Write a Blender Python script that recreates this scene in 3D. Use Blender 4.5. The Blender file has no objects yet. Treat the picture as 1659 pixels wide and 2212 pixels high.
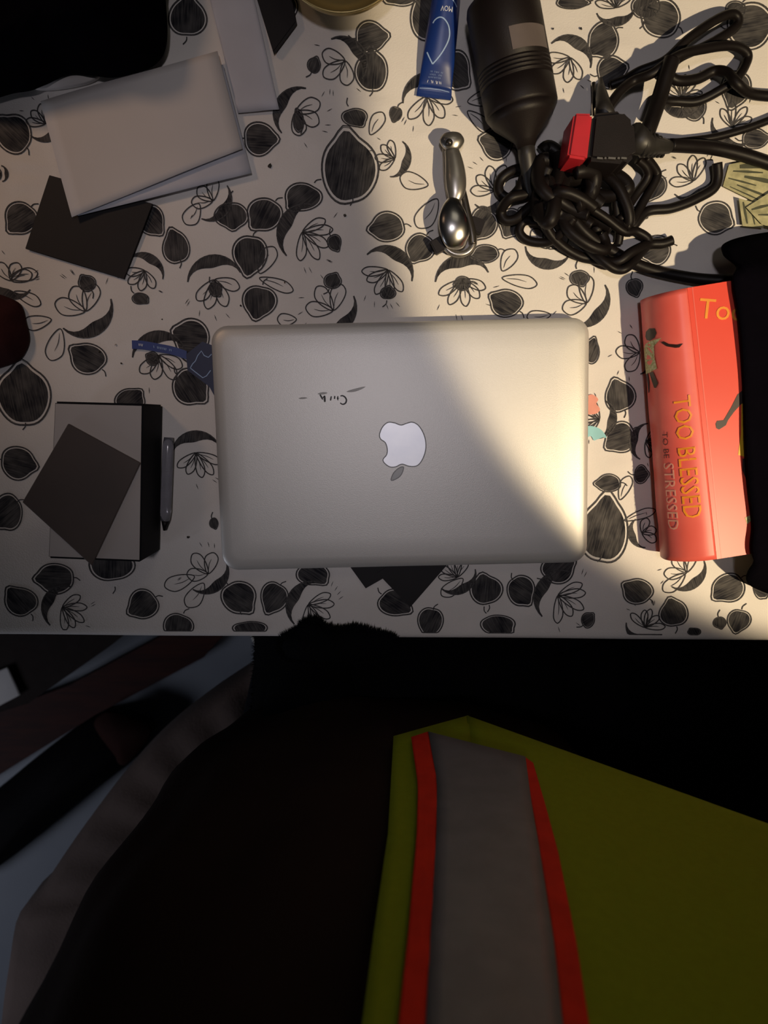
import bpy, bmesh, math, random
import numpy as np
from mathutils import Vector, Matrix
random.seed(7)
R = math.radians
COL = bpy.context.scene.collection
SC = bpy.context.scene

# ------------------------------------------------------------------ camera
FPX = 1661.0; CAMZ = 1.38; PITCH = R(-7)
cam_d = bpy.data.cameras.new('camera'); cam = bpy.data.objects.new('camera', cam_d); COL.objects.link(cam)
cam_d.sensor_fit = 'HORIZONTAL'; cam_d.sensor_width = 36.0; cam_d.lens = 36.0 * FPX / 1659.0
cam_d.clip_start = 0.01
cam_d.dof.use_dof = True; cam_d.dof.focus_distance = 0.63; cam_d.dof.aperture_fstop = 10.0
cam.location = (0, 0, CAMZ); cam.rotation_euler = (PITCH, 0, 0)
SC.camera = cam
# ------------------------------------------------------------------ world, lights, exposure
w = bpy.data.worlds.new('world'); SC.world = w; w.use_nodes = True
w.node_tree.nodes['Background'].inputs[0].default_value = (0.55, 0.6, 0.8, 1)
w.node_tree.nodes['Background'].inputs[1].default_value = 0.006
SC.view_settings.view_transform = 'Standard'; SC.view_settings.look = 'None'
SC.view_settings.exposure = 0.0; SC.view_settings.gamma = 1.0; SC.view_settings.use_curve_mapping = False

def spot(name, loc, direction, half, power, color, blend, size):
    d = bpy.data.lights.new(name, 'SPOT'); o = bpy.data.objects.new(name, d); COL.objects.link(o)
    d.energy = power; d.color = color; d.spot_size = 2 * half; d.spot_blend = blend; d.shadow_soft_size = size
    o.location = loc; o.rotation_euler = Vector(direction).to_track_quat('-Z', 'Y').to_euler()
    return o
# warm shaded lamp standing to the lower right: the rim of its cone draws the diagonal light edge
spot('warm_lamp', (.62, -.30, 1.75), (-.1847, .4153, -.8907), R(19.3), 52.0, (1.0, .79, .50), .14, .012)
# cool dim ceiling light above the table
spot('ceiling_light', (-.02, .10, 2.45), (0.03, -.015, -1), R(15.5), 16.6, (.97, .90, .96), 1.0, .06)
# added faint bluish fill from far left, low, to lift floor and seat
def area(name, loc, target, size, power, color):
    d = bpy.data.lights.new(name, 'AREA'); o = bpy.data.objects.new(name, d); COL.objects.link(o)
    d.energy = power; d.color = color; d.size = size
    o.location = loc; o.rotation_euler = (Vector(target) - Vector(loc)).to_track_quat('-Z', 'Y').to_euler()
area('floor_fill', (-1.5, -1.0, .95), (-.25, -.4, .05), .5, 3.3, (.80, .85, 1.0))
spot('papers_fill', (-.75, .60, 1.60), (.43, -.37, -.86), R(16), 8.0, (1.0, .64, .40), 1.0, .08)  # added warm fill spot brightening the upper left papers
area('fill_light', (.3, .9, 2.1), (.1, -.3, .9), .5, .5, (1.0, .9, .72))

# ------------------------------------------------------------------ helpers
UP = Vector((0, math.cos(PITCH), math.sin(PITCH))); FW = Vector((0, math.sin(PITCH), -math.cos(PITCH)))
TZ = .742                                # top of the cloth
def P(px, py, z=TZ):
    d = Vector((1, 0, 0)) * (px - 829.5) - UP * (py - 1106.0) + FW * FPX
    return Vector((0, 0, CAMZ)) + d * ((z - CAMZ) / d.z)
MPP = .638 / 1661                        # metres per photo pixel on the cloth

def mat(name, col, rough=.6, metal=0.0, col2=None, scale=60, bump=0.0, bscale=400, spec=.5, sheen=0, trans=0, detail=4, stretch=None):
    m = bpy.data.materials.new(name); m.use_nodes = True
    nt = m.node_tree; N = nt.nodes; L = nt.links; b = N['Principled BSDF']
    b.inputs['Base Color'].default_value = (*col, 1); b.inputs['Roughness'].default_value = rough
    b.inputs['Metallic'].default_value = metal; b.inputs['Specular IOR Level'].default_value = spec
    b.inputs['Sheen Weight'].default_value = sheen; b.inputs['Transmission Weight'].default_value = trans
    tc = N.new('ShaderNodeTexCoord'); src = tc.outputs['Object']
    if stretch:
        mp = N.new('ShaderNodeMapping'); mp.inputs['Scale'].default_value = stretch; L.new(src, mp.inputs[0]); src = mp.outputs[0]
    if col2 is None: col2 = tuple(c * .86 for c in col)
    n = N.new('ShaderNodeTexNoise'); n.inputs['Scale'].default_value = scale; n.inputs['Detail'].default_value = detail
    L.new(src, n.inputs['Vector'])
    r = N.new('ShaderNodeValToRGB'); r.color_ramp.elements[0].position = .35; r.color_ramp.elements[1].position = .65
    r.color_ramp.elements[0].color = (*col2, 1); r.color_ramp.elements[1].color = (*col, 1)
    L.new(n.outputs['Fac'], r.inputs[0]); L.new(r.outputs[0], b.inputs['Base Color'])
    if bump:
        n2 = N.new('ShaderNodeTexNoise'); n2.inputs['Scale'].default_value = bscale; L.new(src, n2.inputs['Vector'])
        bp = N.new('ShaderNodeBump'); bp.inputs['Strength'].default_value = bump; bp.inputs['Distance'].default_value = .001
        L.new(n2.outputs['Fac'], bp.inputs['Height']); L.new(bp.outputs[0], b.inputs['Normal'])
    return m

def pencil_mat():
    m = bpy.data.materials.new('pencil_hatching'); m.use_nodes = True
    nt = m.node_tree; N = nt.nodes; L = nt.links; b = N['Principled BSDF']
    b.inputs['Roughness'].default_value = .85; b.inputs['Specular IOR Level'].default_value = .2
    uv = N.new('ShaderNodeUVMap'); uv.uv_map = 'hatch'
    mp = N.new('ShaderNodeMapping'); mp.inputs['Scale'].default_value = (900, 55, 1); L.new(uv.outputs[0], mp.inputs[0])
    n = N.new('ShaderNodeTexNoise'); n.inputs['Scale'].default_value = 1; n.inputs['Detail'].default_value = 3; L.new(mp.outputs[0], n.inputs['Vector'])
    mp2 = N.new('ShaderNodeMapping'); mp2.inputs['Scale'].default_value = (90, 60, 1); L.new(uv.outputs[0], mp2.inputs[0])
    n2 = N.new('ShaderNodeTexNoise'); n2.inputs['Scale'].default_value = 1; L.new(mp2.outputs[0], n2.inputs['Vector'])
    ad = N.new('ShaderNodeMath'); ad.operation = 'ADD'; L.new(n.outputs['Fac'], ad.inputs[0]); L.new(n2.outputs['Fac'], ad.inputs[1])
    r = N.new('ShaderNodeValToRGB'); r.color_ramp.elements[0].position = .42 * 2; r.color_ramp.elements[1].position = 1.0
    e = r.color_ramp.elements; e[0].position = .80; e[1].position = .0
    md = N.new('ShaderNodeMath'); md.operation = 'MULTIPLY'; md.inputs[1].default_value = .5; L.new(ad.outputs[0], md.inputs[0])
    e[0].position = .38; e[0].color = (.016, .016, .021, 1)
    e[1].position = .66; e[1].color = (.115, .108, .105, 1)
    L.new(md.outputs[0], r.inputs[0]); L.new(r.outputs[0], b.inputs['Base Color'])
    return m

M = {}
M['cloth'] = mat('printed_cotton', (.80, .76, .725), .9, col2=(.76, .72, .685), scale=25, bump=.25, bscale=900, spec=.2)
M['pencil'] = pencil_mat()
M['ink'] = mat('pencil_outline', (.045, .043, .046), .85, col2=(.10, .095, .095), scale=700, spec=.2)
M['pink'] = mat('pink_print', (.85, .38, .30), .85, spec=.2)
M['lblue'] = mat('pale_blue_print', (.35, .68, .74), .85, spec=.2)
M['alu'] = mat('brushed_aluminium', (.645, .625, .59), .42, .35, col2=(.63, .61, .575), scale=900, bump=.08, bscale=1800)
M['alu_dark'] = mat('aluminium_edge', (.35, .35, .36), .4, .6)
M['logo'] = mat('logo_white', (.95, .96, 1.0), .42, .45, col2=(.88, .90, .96))
M['logo_line'] = mat('logo_groove', (.36, .36, .36), .5)
M['logo_leaf'] = mat('logo_leaf', (.56, .56, .55), .35)
M['marker'] = mat('marker_ink', (.02, .015, .015), .5)
M['smudge'] = mat('marker_smudge', (.42, .41, .39), .5, .2)
M['rubber'] = mat('black_rubber', (.02, .018, .017), .45)
M['cable'] = mat('black_cable', (.008, .006, .006), .45, bump=.05, spec=.2)
M['plastic'] = mat('black_plastic', (.009, .006, .006), .5, bump=.1, bscale=1500, spec=.28)
M['label_grey'] = mat('grey_label', (.13, .105, .10), .5)
M['red_pl'] = mat('red_plastic', (.50, .015, .025), .4)
M['chrome'] = mat('chrome', (.62, .61, .58), .24, 1.0, col2=(.48, .47, .45), scale=30)
M['steel'] = mat('dark_steel', (.10, .09, .08), .3, .8)
M['steel2'] = mat('dull_steel', (.40, .38, .35), .3, .85)
M['tube'] = mat('blue_tube', (.007, .032, .19), .36, col2=(.006, .027, .16), scale=50)
M['tube_line'] = mat('pale_blue_line', (.35, .50, .78), .4)
M['tube_text'] = mat('white_lettering', (.75, .78, .85), .4)
M['book'] = mat('red_cover', (.80, .065, .035), .38, col2=(.77, .06, .032), scale=20)
M['spine'] = mat('faded_red_spine', (.84, .15, .115), .4, col2=(.80, .12, .09), scale=30)
M['pages'] = mat('book_pages', (.70, .62, .48), .8, stretch=(4, 4, 900), scale=3)
M['gold'] = mat('orange_yellow_lettering', (.95, .34, .03), .4)
M['cream_t'] = mat('pale_lettering', (.90, .42, .30), .4)
M['dark_t'] = mat('dark_lettering', (.10, .02, .015), .4)
M['skin_fig'] = mat('dark_brown_figure', (.028, .010, .006), .45)
M['dress'] = mat('patterned_dress', (.62, .60, .34), .5, col2=(.32, .26, .05), scale=600)
M['yellow'] = mat('yellow_dress', (.85, .48, .01), .45)
M['paper'] = mat('white_paper', (.66, .62, .60), .8, col2=(.63, .59, .57), scale=12)
M['paper2'] = mat('bluish_paper', (.62, .62, .68), .8, scale=12)
M['card'] = mat('black_card', (.011, .009, .011), .6, spec=.3)
M['box_side'] = mat('black_box_card', (.006, .006, .009), .7, spec=.15)
M['box_top'] = mat('greyish_white_lid', (.48, .44, .42), .6, col2=(.45, .41, .39), scale=15)
M['wallet'] = mat('dark_brown_card', (.10, .078, .07), .30, col2=(.085, .068, .062), scale=18)
M['black_cloth'] = mat('black_fabric', (.0025, .002, .004), 1.0, bump=.5, bscale=250, spec=.02)
M['maroon'] = mat('maroon_fabric', (.045, .014, .014), .95, bump=.4, bscale=250, spec=.1)
M['fleece'] = mat('black_fleece', (.004, .004, .005), .98, bump=.8, bscale=500, spec=.05)
M['coat'] = mat('dark_brown_coat', (.036, .022, .017), .95, col2=(.018, .011, .010), scale=4, bump=.3, spec=.05)
M['vest'] = mat('fluorescent_yellow_mesh', (.31, .39, .010), .85, col2=(.29, .365, .008), scale=200, bump=.3, bscale=1200, spec=.2)
M['orange'] = mat('fluorescent_orange_tape', (.95, .035, .008), .75, spec=.2)
M['reflect'] = mat('grey_reflective_tape', (.21, .205, .215), .5, .2)
M['brass'] = mat('brass', (.50, .38, .16), .38, .6, col2=(.42, .31, .12), scale=8)
M['bill'] = mat('green_banknote', (.50, .47, .27), .8, col2=(.28, .27, .15), scale=120)
M['bill_ink'] = mat('banknote_ink', (.07, .075, .045), .8)
M['glass'] = mat('clear_plastic', (.62, .62, .68), .15, trans=.85)
M['navy'] = mat('navy_band', (.012, .02, .075), .5)
M['bluetape'] = mat('blue_band', (.02, .05, .24), .45)
M['floor'] = mat('blue_grey_floor', (.22, .235, .27), .5, col2=(.19, .205, .24), scale=5)
M['wood'] = mat('dark_red_wood', (.05, .014, .010), .6, col2=(.03, .010, .009), scale=14, stretch=(1, 8, 1), spec=.12)
M['cardb'] = mat('dark_cardboard', (.034, .026, .024), .9, spec=.1)
M['shoe'] = mat('black_shoe_leather', (.005, .004, .005), .8, spec=.08)
M['shoe_toe'] = mat('brown_shoe_toe', (.03, .010, .008), .8, spec=.1)
M['seat'] = mat('brown_grey_upholstery', (.13, .088, .074), .9, col2=(.09, .06, .05), scale=9, bump=.4, bscale=300)
M['skin'] = mat('skin', (.20, .10, .06), .55)
M['hair'] = mat('black_hair', (.008, .006, .005), .6)
M['eye_w'] = mat('eye_white', (.7, .68, .65), .3)
M['lip'] = mat('lip', (.18, .05, .04), .5)
M['table'] = mat('dark_table_wood', (.06, .035, .02), .5, scale=20, stretch=(1, 10, 1))
M['trouser'] = mat('black_trousers', (.005, .005, .008), .95, spec=.1)
M['whitecable'] = mat('white_cable', (.65, .62, .55), .4)

def link(o, parent=None):
    COL.objects.link(o)
    if parent is not None: o.parent = parent; o.matrix_parent_inverse = Matrix.Translation(-Vector(parent.location)) if parent.type == 'EMPTY' else Matrix.Identity(4)
    return o
def tag(o, label=None, cat=None, group=None, kind=None):
    if label: o['label'] = label
    if cat: o['category'] = cat
    if group: o['group'] = group
    if kind: o['kind'] = kind
    return o
def obj(name, bm, m, parent=None, smooth=False, mats=None):
    me = bpy.data.meshes.new(name); bm.normal_update(); bm.to_mesh(me); bm.free()
    for mm in (mats or [m]): me.materials.append(mm)
    if smooth:
        for p in me.polygons: p.use_smooth = True
    return link(bpy.data.objects.new(name, me), parent)
def thing(name, loc, label, cat, group=None):
    o = bpy.data.objects.new(name, None); o.empty_display_size = .02; o.location = loc; COL.objects.link(o)
    return tag(o, label, cat, group)

def catmull(pts, n=8, closed=False):
    pts = [Vector(p) for p in pts]; out = []; k = len(pts)
    rng = range(k) if closed else range(k - 1)
    for i in rng:
        if closed: p0, p1, p2, p3 = pts[(i - 1) % k], pts[i], pts[(i + 1) % k], pts[(i + 2) % k]
        else: p0, p1, p2, p3 = pts[max(i - 1, 0)], pts[i], pts[i + 1], pts[min(i + 2, k - 1)]
        for j in range(n):
            t = j / n
            out.append(.5 * ((2 * p1) + (-p0 + p2) * t + (2 * p0 - 5 * p1 + 4 * p2 - p3) * t * t + (-p0 + 3 * p1 - 3 * p2 + p3) * t ** 3))
    if not closed: out.append(pts[-1])
    return out

def loft(bm, rings, cap0=True, cap1=True, closed=True):
    vs = [[bm.verts.new(p) for p in r] for r in rings]
    n = len(vs[0])
    for a, b in zip(vs, vs[1:]):
        for i in range(n if closed else n - 1):
            bm.faces.new((a[i], a[(i + 1) % n], b[(i + 1) % n], b[i]))
    if cap0: bm.faces.new(vs[0][::-1])
    if cap1: bm.faces.new(vs[-1])
    return vs
def tube(bm, pts, r, seg=10, rf=None):
    """round tube along points; rf(t) scales the radius"""
    pts = [Vector(p) for p in pts]; rings = []; prev = None
    for i, p in enumerate(pts):
        d = (pts[min(i + 1, len(pts) - 1)] - pts[max(i - 1, 0)]).normalized()
        if prev is None:
            a = d.cross(Vector((0, 0, 1)));
            if a.length < .1: a = d.cross(Vector((0, 1, 0)))
            a.normalize()
        else:
            a = (prev - d * prev.dot(d)).normalized()
        prev = a; b = d.cross(a); rr = r * (rf(i / (len(pts) - 1)) if rf else 1)
        rings.append([p + (a * math.cos(t) + b * math.sin(t)) * rr for t in [2 * math.pi * k / seg for k in range(seg)]])
    loft(bm, rings)
def prism(bm, top, th, inset=0, levels=None):
    """closed slab below a list of top points"""
    top = [Vector(p) for p in top]; lo = [p - Vector((0, 0, th)) for p in top]
    a = sum(((top[i].x * top[(i + 1) % len(top)].y - top[(i + 1) % len(top)].x * top[i].y) for i in range(len(top))))
    if a < 0: top.reverse(); lo.reverse()
    loft(bm, [lo, top])
def slab(name, px, z, th, m, parent=None, bev=.0004):
    bm = bmesh.new(); prism(bm, [P(x, y, z) for x, y in px], th)
    if bev: bmesh.ops.bevel(bm, geom=bm.edges[:], offset=bev, segments=1, affect='EDGES')
    return obj(name, bm, m, parent)
def flat(bm, pts):
    pts = [Vector(p) for p in pts]
    a = sum(((pts[i].x * pts[(i + 1) % len(pts)].y - pts[(i + 1) % len(pts)].x * pts[i].y) for i in range(len(pts))))
    if a < 0: pts.reverse()
    f = bm.faces.new([bm.verts.new(p) for p in pts]); bmesh.ops.triangulate(bm, faces=[f]); return f
def rib(bm, pts, w, zf=None, closed=False, taper=0):
    """flat ribbon of width w in the plane"""
    n = len(pts); vs = []
    for i, p in enumerate(pts):
        if closed: d = pts[(i + 1) % n] - pts[i - 1]
        else: d = pts[min(i + 1, n - 1)] - pts[max(i - 1, 0)]
        nn = Vector((-d.y, d.x, 0)).normalized()
        ww = w * .5 * (1 - taper * abs(2 * i / max(n - 1, 1) - 1) ** 2)
        a = p + nn * ww; b = p - nn * ww
        if zf: a.z = zf(a.x, a.y); b.z = zf(b.x, b.y)
        vs.append((bm.verts.new(a), bm.verts.new(b)))
    for i in range(n if closed else n - 1):
        a, b = vs[i], vs[(i + 1) % n]; bm.faces.new((a[0], a[1], b[1], b[0]))
def text(s, size, loc, rot, m, name, parent, ext=.0001, cx='LEFT', sx=1.0, shear=0):
    cu = bpy.data.curves.new(name, 'FONT'); cu.body = s; cu.size = size; cu.extrude = ext; cu.align_x = cx; cu.align_y = 'CENTER'; cu.shear = shear
    cu.resolution_u = 3
    t = bpy.data.objects.new('tmp', cu); COL.objects.link(t)
    bpy.context.view_layer.update()
    me = bpy.data.meshes.new_from_object(t.evaluated_get(bpy.context.evaluated_depsgraph_get()))
    COL.objects.unlink(t); bpy.data.objects.remove(t)
    mw = Matrix.Translation(loc) @ rot.to_matrix().to_4x4() @ Matrix.Diagonal((sx, 1, 1, 1))
    me.transform(mw); me.materials.clear(); me.materials.append(m)
    o = bpy.data.objects.new(name, me); return link(o, parent)
from mathutils import Euler
def lump(name, outline, zb, H, m, parent=None, power=2.5, noise=.01, seed=0, rings=14, n=72, ctr=None, zpx=None, freq=1.0, edge=.004):
    """soft pile of fabric: outline in photo pixels mapped onto the plane z=zb"""
    rnd = random.Random(seed); ph = [rnd.uniform(0, 6.28) for _ in range(12)]
    o = catmull([P(x, y, zpx if zpx else zb) for x, y in outline], 10, True)
    c = Vector((sum(p.x for p in o) / len(o), sum(p.y for p in o) / len(o), 0)) if ctr is None else P(*ctr, zb)
    def nz(x, y):
        return sum(math.sin((x * math.cos(ph[k]) + y * math.sin(ph[k])) * (18 + 11 * k) * freq + ph[k + 6]) / (k + 1) for k in range(6)) * noise
    bm = bmesh.new(); R_ = []
    R_.append([Vector((p.x, p.y, zb)) for p in o])
    for i in range(rings):
        s = 1 - i / rings
        s2 = s
        h = edge + (H - edge) * (1 - s2 ** power)
        R_.append([Vector((c.x + (p.x - c.x) * s2, c.y + (p.y - c.y) * s2, 0)) for p in o])
        for q in R_[-1]: q.z = zb + h + max(nz(q.x, q.y) * (1 - s2 ** power), -h * .5)
    loft(bm, R_)
    bmesh.ops.recalc_face_normals(bm, faces=bm.faces)
    return obj(name, bm, m, parent, True)

# ------------------------------------------------------------------ floor and table
bm = bmesh.new(); prism(bm, [(-2.5, -2.5, 0), (2.5, -2.5, 0), (2.5, 2.5, 0), (-2.5, 2.5, 0)], .05)
tag(obj('floor', bm, M['floor']), kind='structure')

E0, E1 = P(0, 1373), P(1659, 1386)
SL = (E1.y - E0.y) / (E1.x - E0.x)
def edge_y(x): return E0.y + (x - E0.x) * SL
ang = math.atan(SL)
tbl = thing('table', (0, .2, 0), 'dark wooden table almost hidden under the printed cloth', 'table')
TX0, TX1, TYB = -.72, .80, .62
bm = bmesh.new()
prism(bm, [(TX0, edge_y(TX0) + .004, .738), (TX1, edge_y(TX1) + .004, .738), (TX1, TYB, .738), (TX0, TYB, .738)], .028)
obj('table_top', bm, M['table'], tbl)
for x in (TX0 + .05, TX1 - .05):
    for y in (-.10, TYB - .05):
        bm = bmesh.new(); prism(bm, [(x - .025, y - .025, .711), (x + .025, y - .025, .711), (x + .025, y + .025, .711), (x - .025, y + .025, .711)], .71)
        obj('table_leg', bm, M['table'], tbl)

# tablecloth with shallow wrinkles
WR = []
for (a, b, amp, wd) in [((760, 205), (880, 240), 1.2, 9), ((560, 240), (720, 330), 1.1, 12), ((1180, 200), (1330, 215), 1.2, 8),
        ((1130, 555), (1330, 585), 1.5, 7), ((0, 345), (110, 360), 1.4, 8), ((0, 400), (90, 395), 1.2, 7), ((880, 300), (960, 275), 1.0, 8),
        ((1160, 65), (1400, 110), 1.2, 10), ((700, 320), (620, 420), .9, 10), ((1275, 790), (1350, 770), 1.0, 6), ((1450, 130), (1560, 70), 1.0, 9),
        ((1280, 1010), (1400, 1000), 1.0, 7), ((0, 620), (60, 700), 1.0, 9), ((1080, 1335), (1240, 1320), 1.0, 9), ((620, 130), (760, 60), 1.0, 10)]:
    WR.append((P(*a), P(*b), amp * .001, wd * MPP))
def zc(x, y):
    z = TZ - .0008 + .0005 * math.sin(x * 31 + 1.3 * math.sin(y * 23)) + .0003 * math.sin(y * 47 + x * 13)
    for a, b, amp, wd in WR:
        dx, dy = b.x - a.x, b.y - a.y; l2 = dx * dx + dy * dy
        t = ((x - a.x) * dx + (y - a.y) * dy) / l2
        if -.1 < t < 1.1:
            d = abs((x - a.x) * dy - (y - a.y) * dx) / math.sqrt(l2)
            if d < wd * 3: z += amp * math.exp(-(d / wd) ** 2) * math.sin(math.pi * min(max((t + .1) / 1.2, 0), 1)) ** 2
    return z
bm = bmesh.new(); NX, NY = 330, 200
grid = []
for j in range(NY + 1):
    row = []
    for i in range(NX + 1):
        x = TX0 - .004 + (TX1 - TX0 + .008) * i / NX; ye = edge_y(x)
        y = ye + .004 + (TYB - ye) * j / NY
        row.append(bm.verts.new((x, y, zc(x, y))))
    grid.append(row)
for j in range(NY):
    for i in range(NX): bm.faces.new((grid[j][i], grid[j][i + 1], grid[j + 1][i + 1], grid[j + 1][i]))
def drop(vs, nx, ny, ln):
    prev = vs
    for (o, dz) in [(.0028, -.0012), (.004, -.004), (.0045, -.02), (.006, -ln)]:
        cur = [bm.verts.new((v.co.x + nx * (o + (.004 * math.sin(v.co.x * 60 + v.co.y * 60) if dz < -.01 else 0) * (1 if ny == 0 else .35)),
                             v.co.y + ny * (o + (.004 * math.sin(v.co.x * 60 + v.co.y * 60) if dz < -.01 else 0) * .35), v.co.z + dz)) for v in vs]
        for a in range(len(vs) - 1): bm.faces.new((prev[a], prev[a + 1], cur[a + 1], cur[a]))
        prev = cur
drop(grid[0], 0, -1, .06); drop([r[-1] for r in grid], 1, 0, .06); drop([r[0] for r in grid], -1, 0, .06); drop(grid[-1], 0, 1, .06)
bmesh.ops.recalc_face_normals(bm, faces=bm.faces)
cloth = obj('tablecloth', bm, M['cloth'], None, True)
tag(cloth, 'cream cotton cloth printed with dark pencil sketches, spread over the table', 'tablecloth')
sf = lambda x, y: zc(x, y) + .00035
sf2 = lambda x, y: zc(x, y) + .0006

# print: pencil-hatched leaves, pods and petals (generic botanical sketch)
fill = bmesh.new(); UVL = fill.loops.layers.uv.new('hatch'); line = bmesh.new()
def on_table(p): return TX0 < p.x < TX1 and edge_y(p.x) + .006 < p.y < TYB
def clampy(p):
    m_ = edge_y(p.x) + .0055
    if p.y < m_: p.y = m_
    return p
def fill_star(c, pts, hang):
    """fan of rings from centre c to outline pts"""
    prev = None; ca, sa = math.cos(hang), math.sin(hang)
    rings = [[clampy(Vector((c.x + (p.x - c.x) * s, c.y + (p.y - c.y) * s, 0))) for p in pts] for s in (1, .7, .4, .15)]
    vs = []
    for r in rings:
        row = []
        for p in r: p.z = sf(p.x, p.y); row.append(fill.verts.new(p))
        vs.append(row)
    n = len(pts); fs = []
    for a, b in zip(vs, vs[1:]):
        for i in range(n): fs.append(fill.faces.new((a[i], a[(i + 1) % n], b[(i + 1) % n], b[i])))
    fs.append(fill.faces.new(vs[-1]))
    for f in fs:
        for l in f.loops:
            x, y = l.vert.co.x, l.vert.co.y; l[UVL].uv = (x * ca + y * sa, -x * sa + y * ca)
def leaf(px, py, rx, ry, tip=None, rnd=random, k=1.0):
    c = P(px, py); tip = rnd.uniform(0, 6.28) if tip is None else tip
    def shp(s):
        out = []
        for i in range(36):
            t = 2 * math.pi * i / 36; d = (t - tip + math.pi) % (2 * math.pi) - math.pi; d2 = (t - tip) % (2 * math.pi) - math.pi
            r = 1 + .30 * math.exp(-(d / .30) ** 2) - .07 * math.exp(-(d2 / .35) ** 2) + .03 * math.sin(3 * t + px)
            out.append(clampy(Vector((c.x + rx * MPP * r * math.cos(t) * s, c.y + ry * MPP * r * math.sin(t) * s, 0))))
        return out
    fill_star(c, shp(.90), tip + rnd.uniform(-.3, .3) + math.pi / 2)
    rib(line, shp(1.02), 2.6 * MPP, sf2, True)
    rib(line, shp(.985), 1.3 * MPP, sf, True)
    # stalk
    dv = Vector((math.cos(tip), math.sin(tip), 0)); s0 = c - dv * rx * MPP * .95; s1 = s0 - dv * 15 * MPP + Vector((-dv.y, dv.x, 0)) * 7 * MPP
    if on_table(s0) and on_table(s1): rib(line, catmull([s0, (s0 + s1) / 2 + Vector((dv.y, -dv.x, 0)) * 3 * MPP, s1], 4), 2.4 * MPP, sf2)
def petal(c, a, ln, wd, wline=2.4, inner=True):
    d = Vector((math.cos(a), math.sin(a), 0)); n = Vector((-d.y, d.x, 0))
    base = [c, c + d * ln * .35 + n * wd * .42, c + d * ln * .75 + n * wd * .5, c + d * ln, c + d * ln * .8 - n * wd * .45, c + d * ln * .35 - n * wd * .38]
    pts = [clampy(p) for p in catmull(base, 6, True)]
    rib(line, pts, wline * MPP, sf2, True)
    if inner:
        p2 = [clampy(p) for p in catmull([c + d * ln * .12, c + d * ln * .42 + n * wd * .10, c + d * ln * .7 + n * wd * .03], 5)]
        rib(line, p2, 1.6 * MPP, sf2, taper=.8)
def sketch(px, py, r, seed, ang0=None):
    rnd = random.Random(seed); c = P(px, py); a0 = rnd.uniform(0, 6.28) if ang0 is None else R(ang0)
    rr = r * MPP
    # hatched crescent petal on one side
    oa = [a0 - 1.35 + 2.7 * i / 14 for i in range(15)]
    outer = [c + Vector((math.cos(t), math.sin(t), 0)) * rr for t in oa]
    innr = [c + Vector((math.cos(t), math.sin(t), 0)) * rr * (.97 - .42 * math.cos((t - a0) * 1.12) ** 2) for t in oa[::-1][1:-1]]
    cc = c + Vector((math.cos(a0), math.sin(a0), 0)) * rr * .78
    vsn = []
    # crescent as quads
    i2 = [c + Vector((math.cos(t), math.sin(t), 0)) * rr * (.97 - .42 * max(0, math.cos((t - a0) * 1.12)) ** 2) for t in oa]
    vo = []; vi = []; vm = []
    for a, b in zip(outer, i2):
        a = clampy(a.copy()); b = clampy(b.copy()); m_ = (a + b) / 2
        for p, L_ in ((a, vo), (m_, vm), (b, vi)): p.z = sf(p.x, p.y); L_.append(fill.verts.new(p))
    ca, sa = math.cos(a0 + 1.2), math.sin(a0 + 1.2)
    for A_, B_ in ((vo, vm), (vm, vi)):
        for i in range(14):
            f = fill.faces.new((A_[i], A_[i + 1], B_[i + 1], B_[i]))
            for l in f.loops:
                x, y = l.vert.co.x, l.vert.co.y; l[UVL].uv = (x * ca + y * sa, -x * sa + y * ca)
    rib(line, [clampy(p.copy()) for p in outer], 2.6 * MPP, sf2)
    # open petals filling the other side
    n = rnd.choice((3, 4, 5))
    for k in range(n):
        a = a0 + math.pi + (k - (n - 1) / 2) * 2.7 / n + rnd.uniform(-.12, .12)
        petal(c + Vector((math.cos(a0), math.sin(a0), 0)) * rr * .12, a, rr * rnd.uniform(.88, 1.1), rr * 1.5 / n * 1.15, 2.5)
    # small fringe strokes
    for k in range(5):
        a = a0 + math.pi + rnd.uniform(-1.4, 1.4); s = c + Vector((math.cos(a), math.sin(a), 0)) * rr * 1.12
        e = s + Vector((math.cos(a + .4), math.sin(a + .4), 0)) * rr * .22
        if on_table(s) and on_table(e): rib(line, [s, (s + e) / 2, e], 1.6 * MPP, sf2, taper=.7)

LEAVES = [(405,38,38,35),(30,290,36,38),(45,470,33,32),(800,80,31,30),(803,155,33,38),(560,300,32,33),(766,252,26,17),
 (655,425,38,27),(572,462,36,32),(838,490,35,30),(908,535,30,28),(500,465,35,25),(380,535,28,33),(325,475,28,30),(540,548,36,38),(560,650,36,32),
 (190,775,38,32),(415,735,36,46),(410,835,38,38),(280,865,32,24),(38,1000,36,36),(18,1105,30,40),(120,1250,40,34),(45,1300,36,32),(310,1305,33,33),
 (385,1352,33,28),(515,1290,38,36),(592,1290,30,34),(675,1240,36,25),(852,1302,36,30),(930,1342,28,32),(540,1358,38,16),(1050,1275,36,32),
 (1125,1275,30,34),(1205,1230,36,32),(1378,1278,33,28),(1455,1325,32,30),(1075,1350,38,22),(1575,1270,36,32),(1597,1340,26,24),(1645,1265,16,30),
 (1316,1044,26,19),(1340,857,32,33),(1342,945,32,33),(1278,760,16,26),(1305,85,30,35),(1320,155,28,32),(925,40,36,42),
 (985,152,28,38),(1075,310,32,32),(1045,482,28,32),(1420,540,28,30),(1545,470,34,33),(1430,40,38,36),(1395,15,28,22),(1235,2,30,14),
 (1050,548,27,18),(1095,655,34,28),(1620,55,46,44),(20,75,30,28),(1590,20,20,16),(1415,400,24,26),(1590,190,30,34),(1630,300,26,20),
 (1105,480,26,28),(985,-30,30,20),(870,-20,34,30),(500,50,24,24),(1500,232,24,26),(610,15,30,28)]
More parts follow.
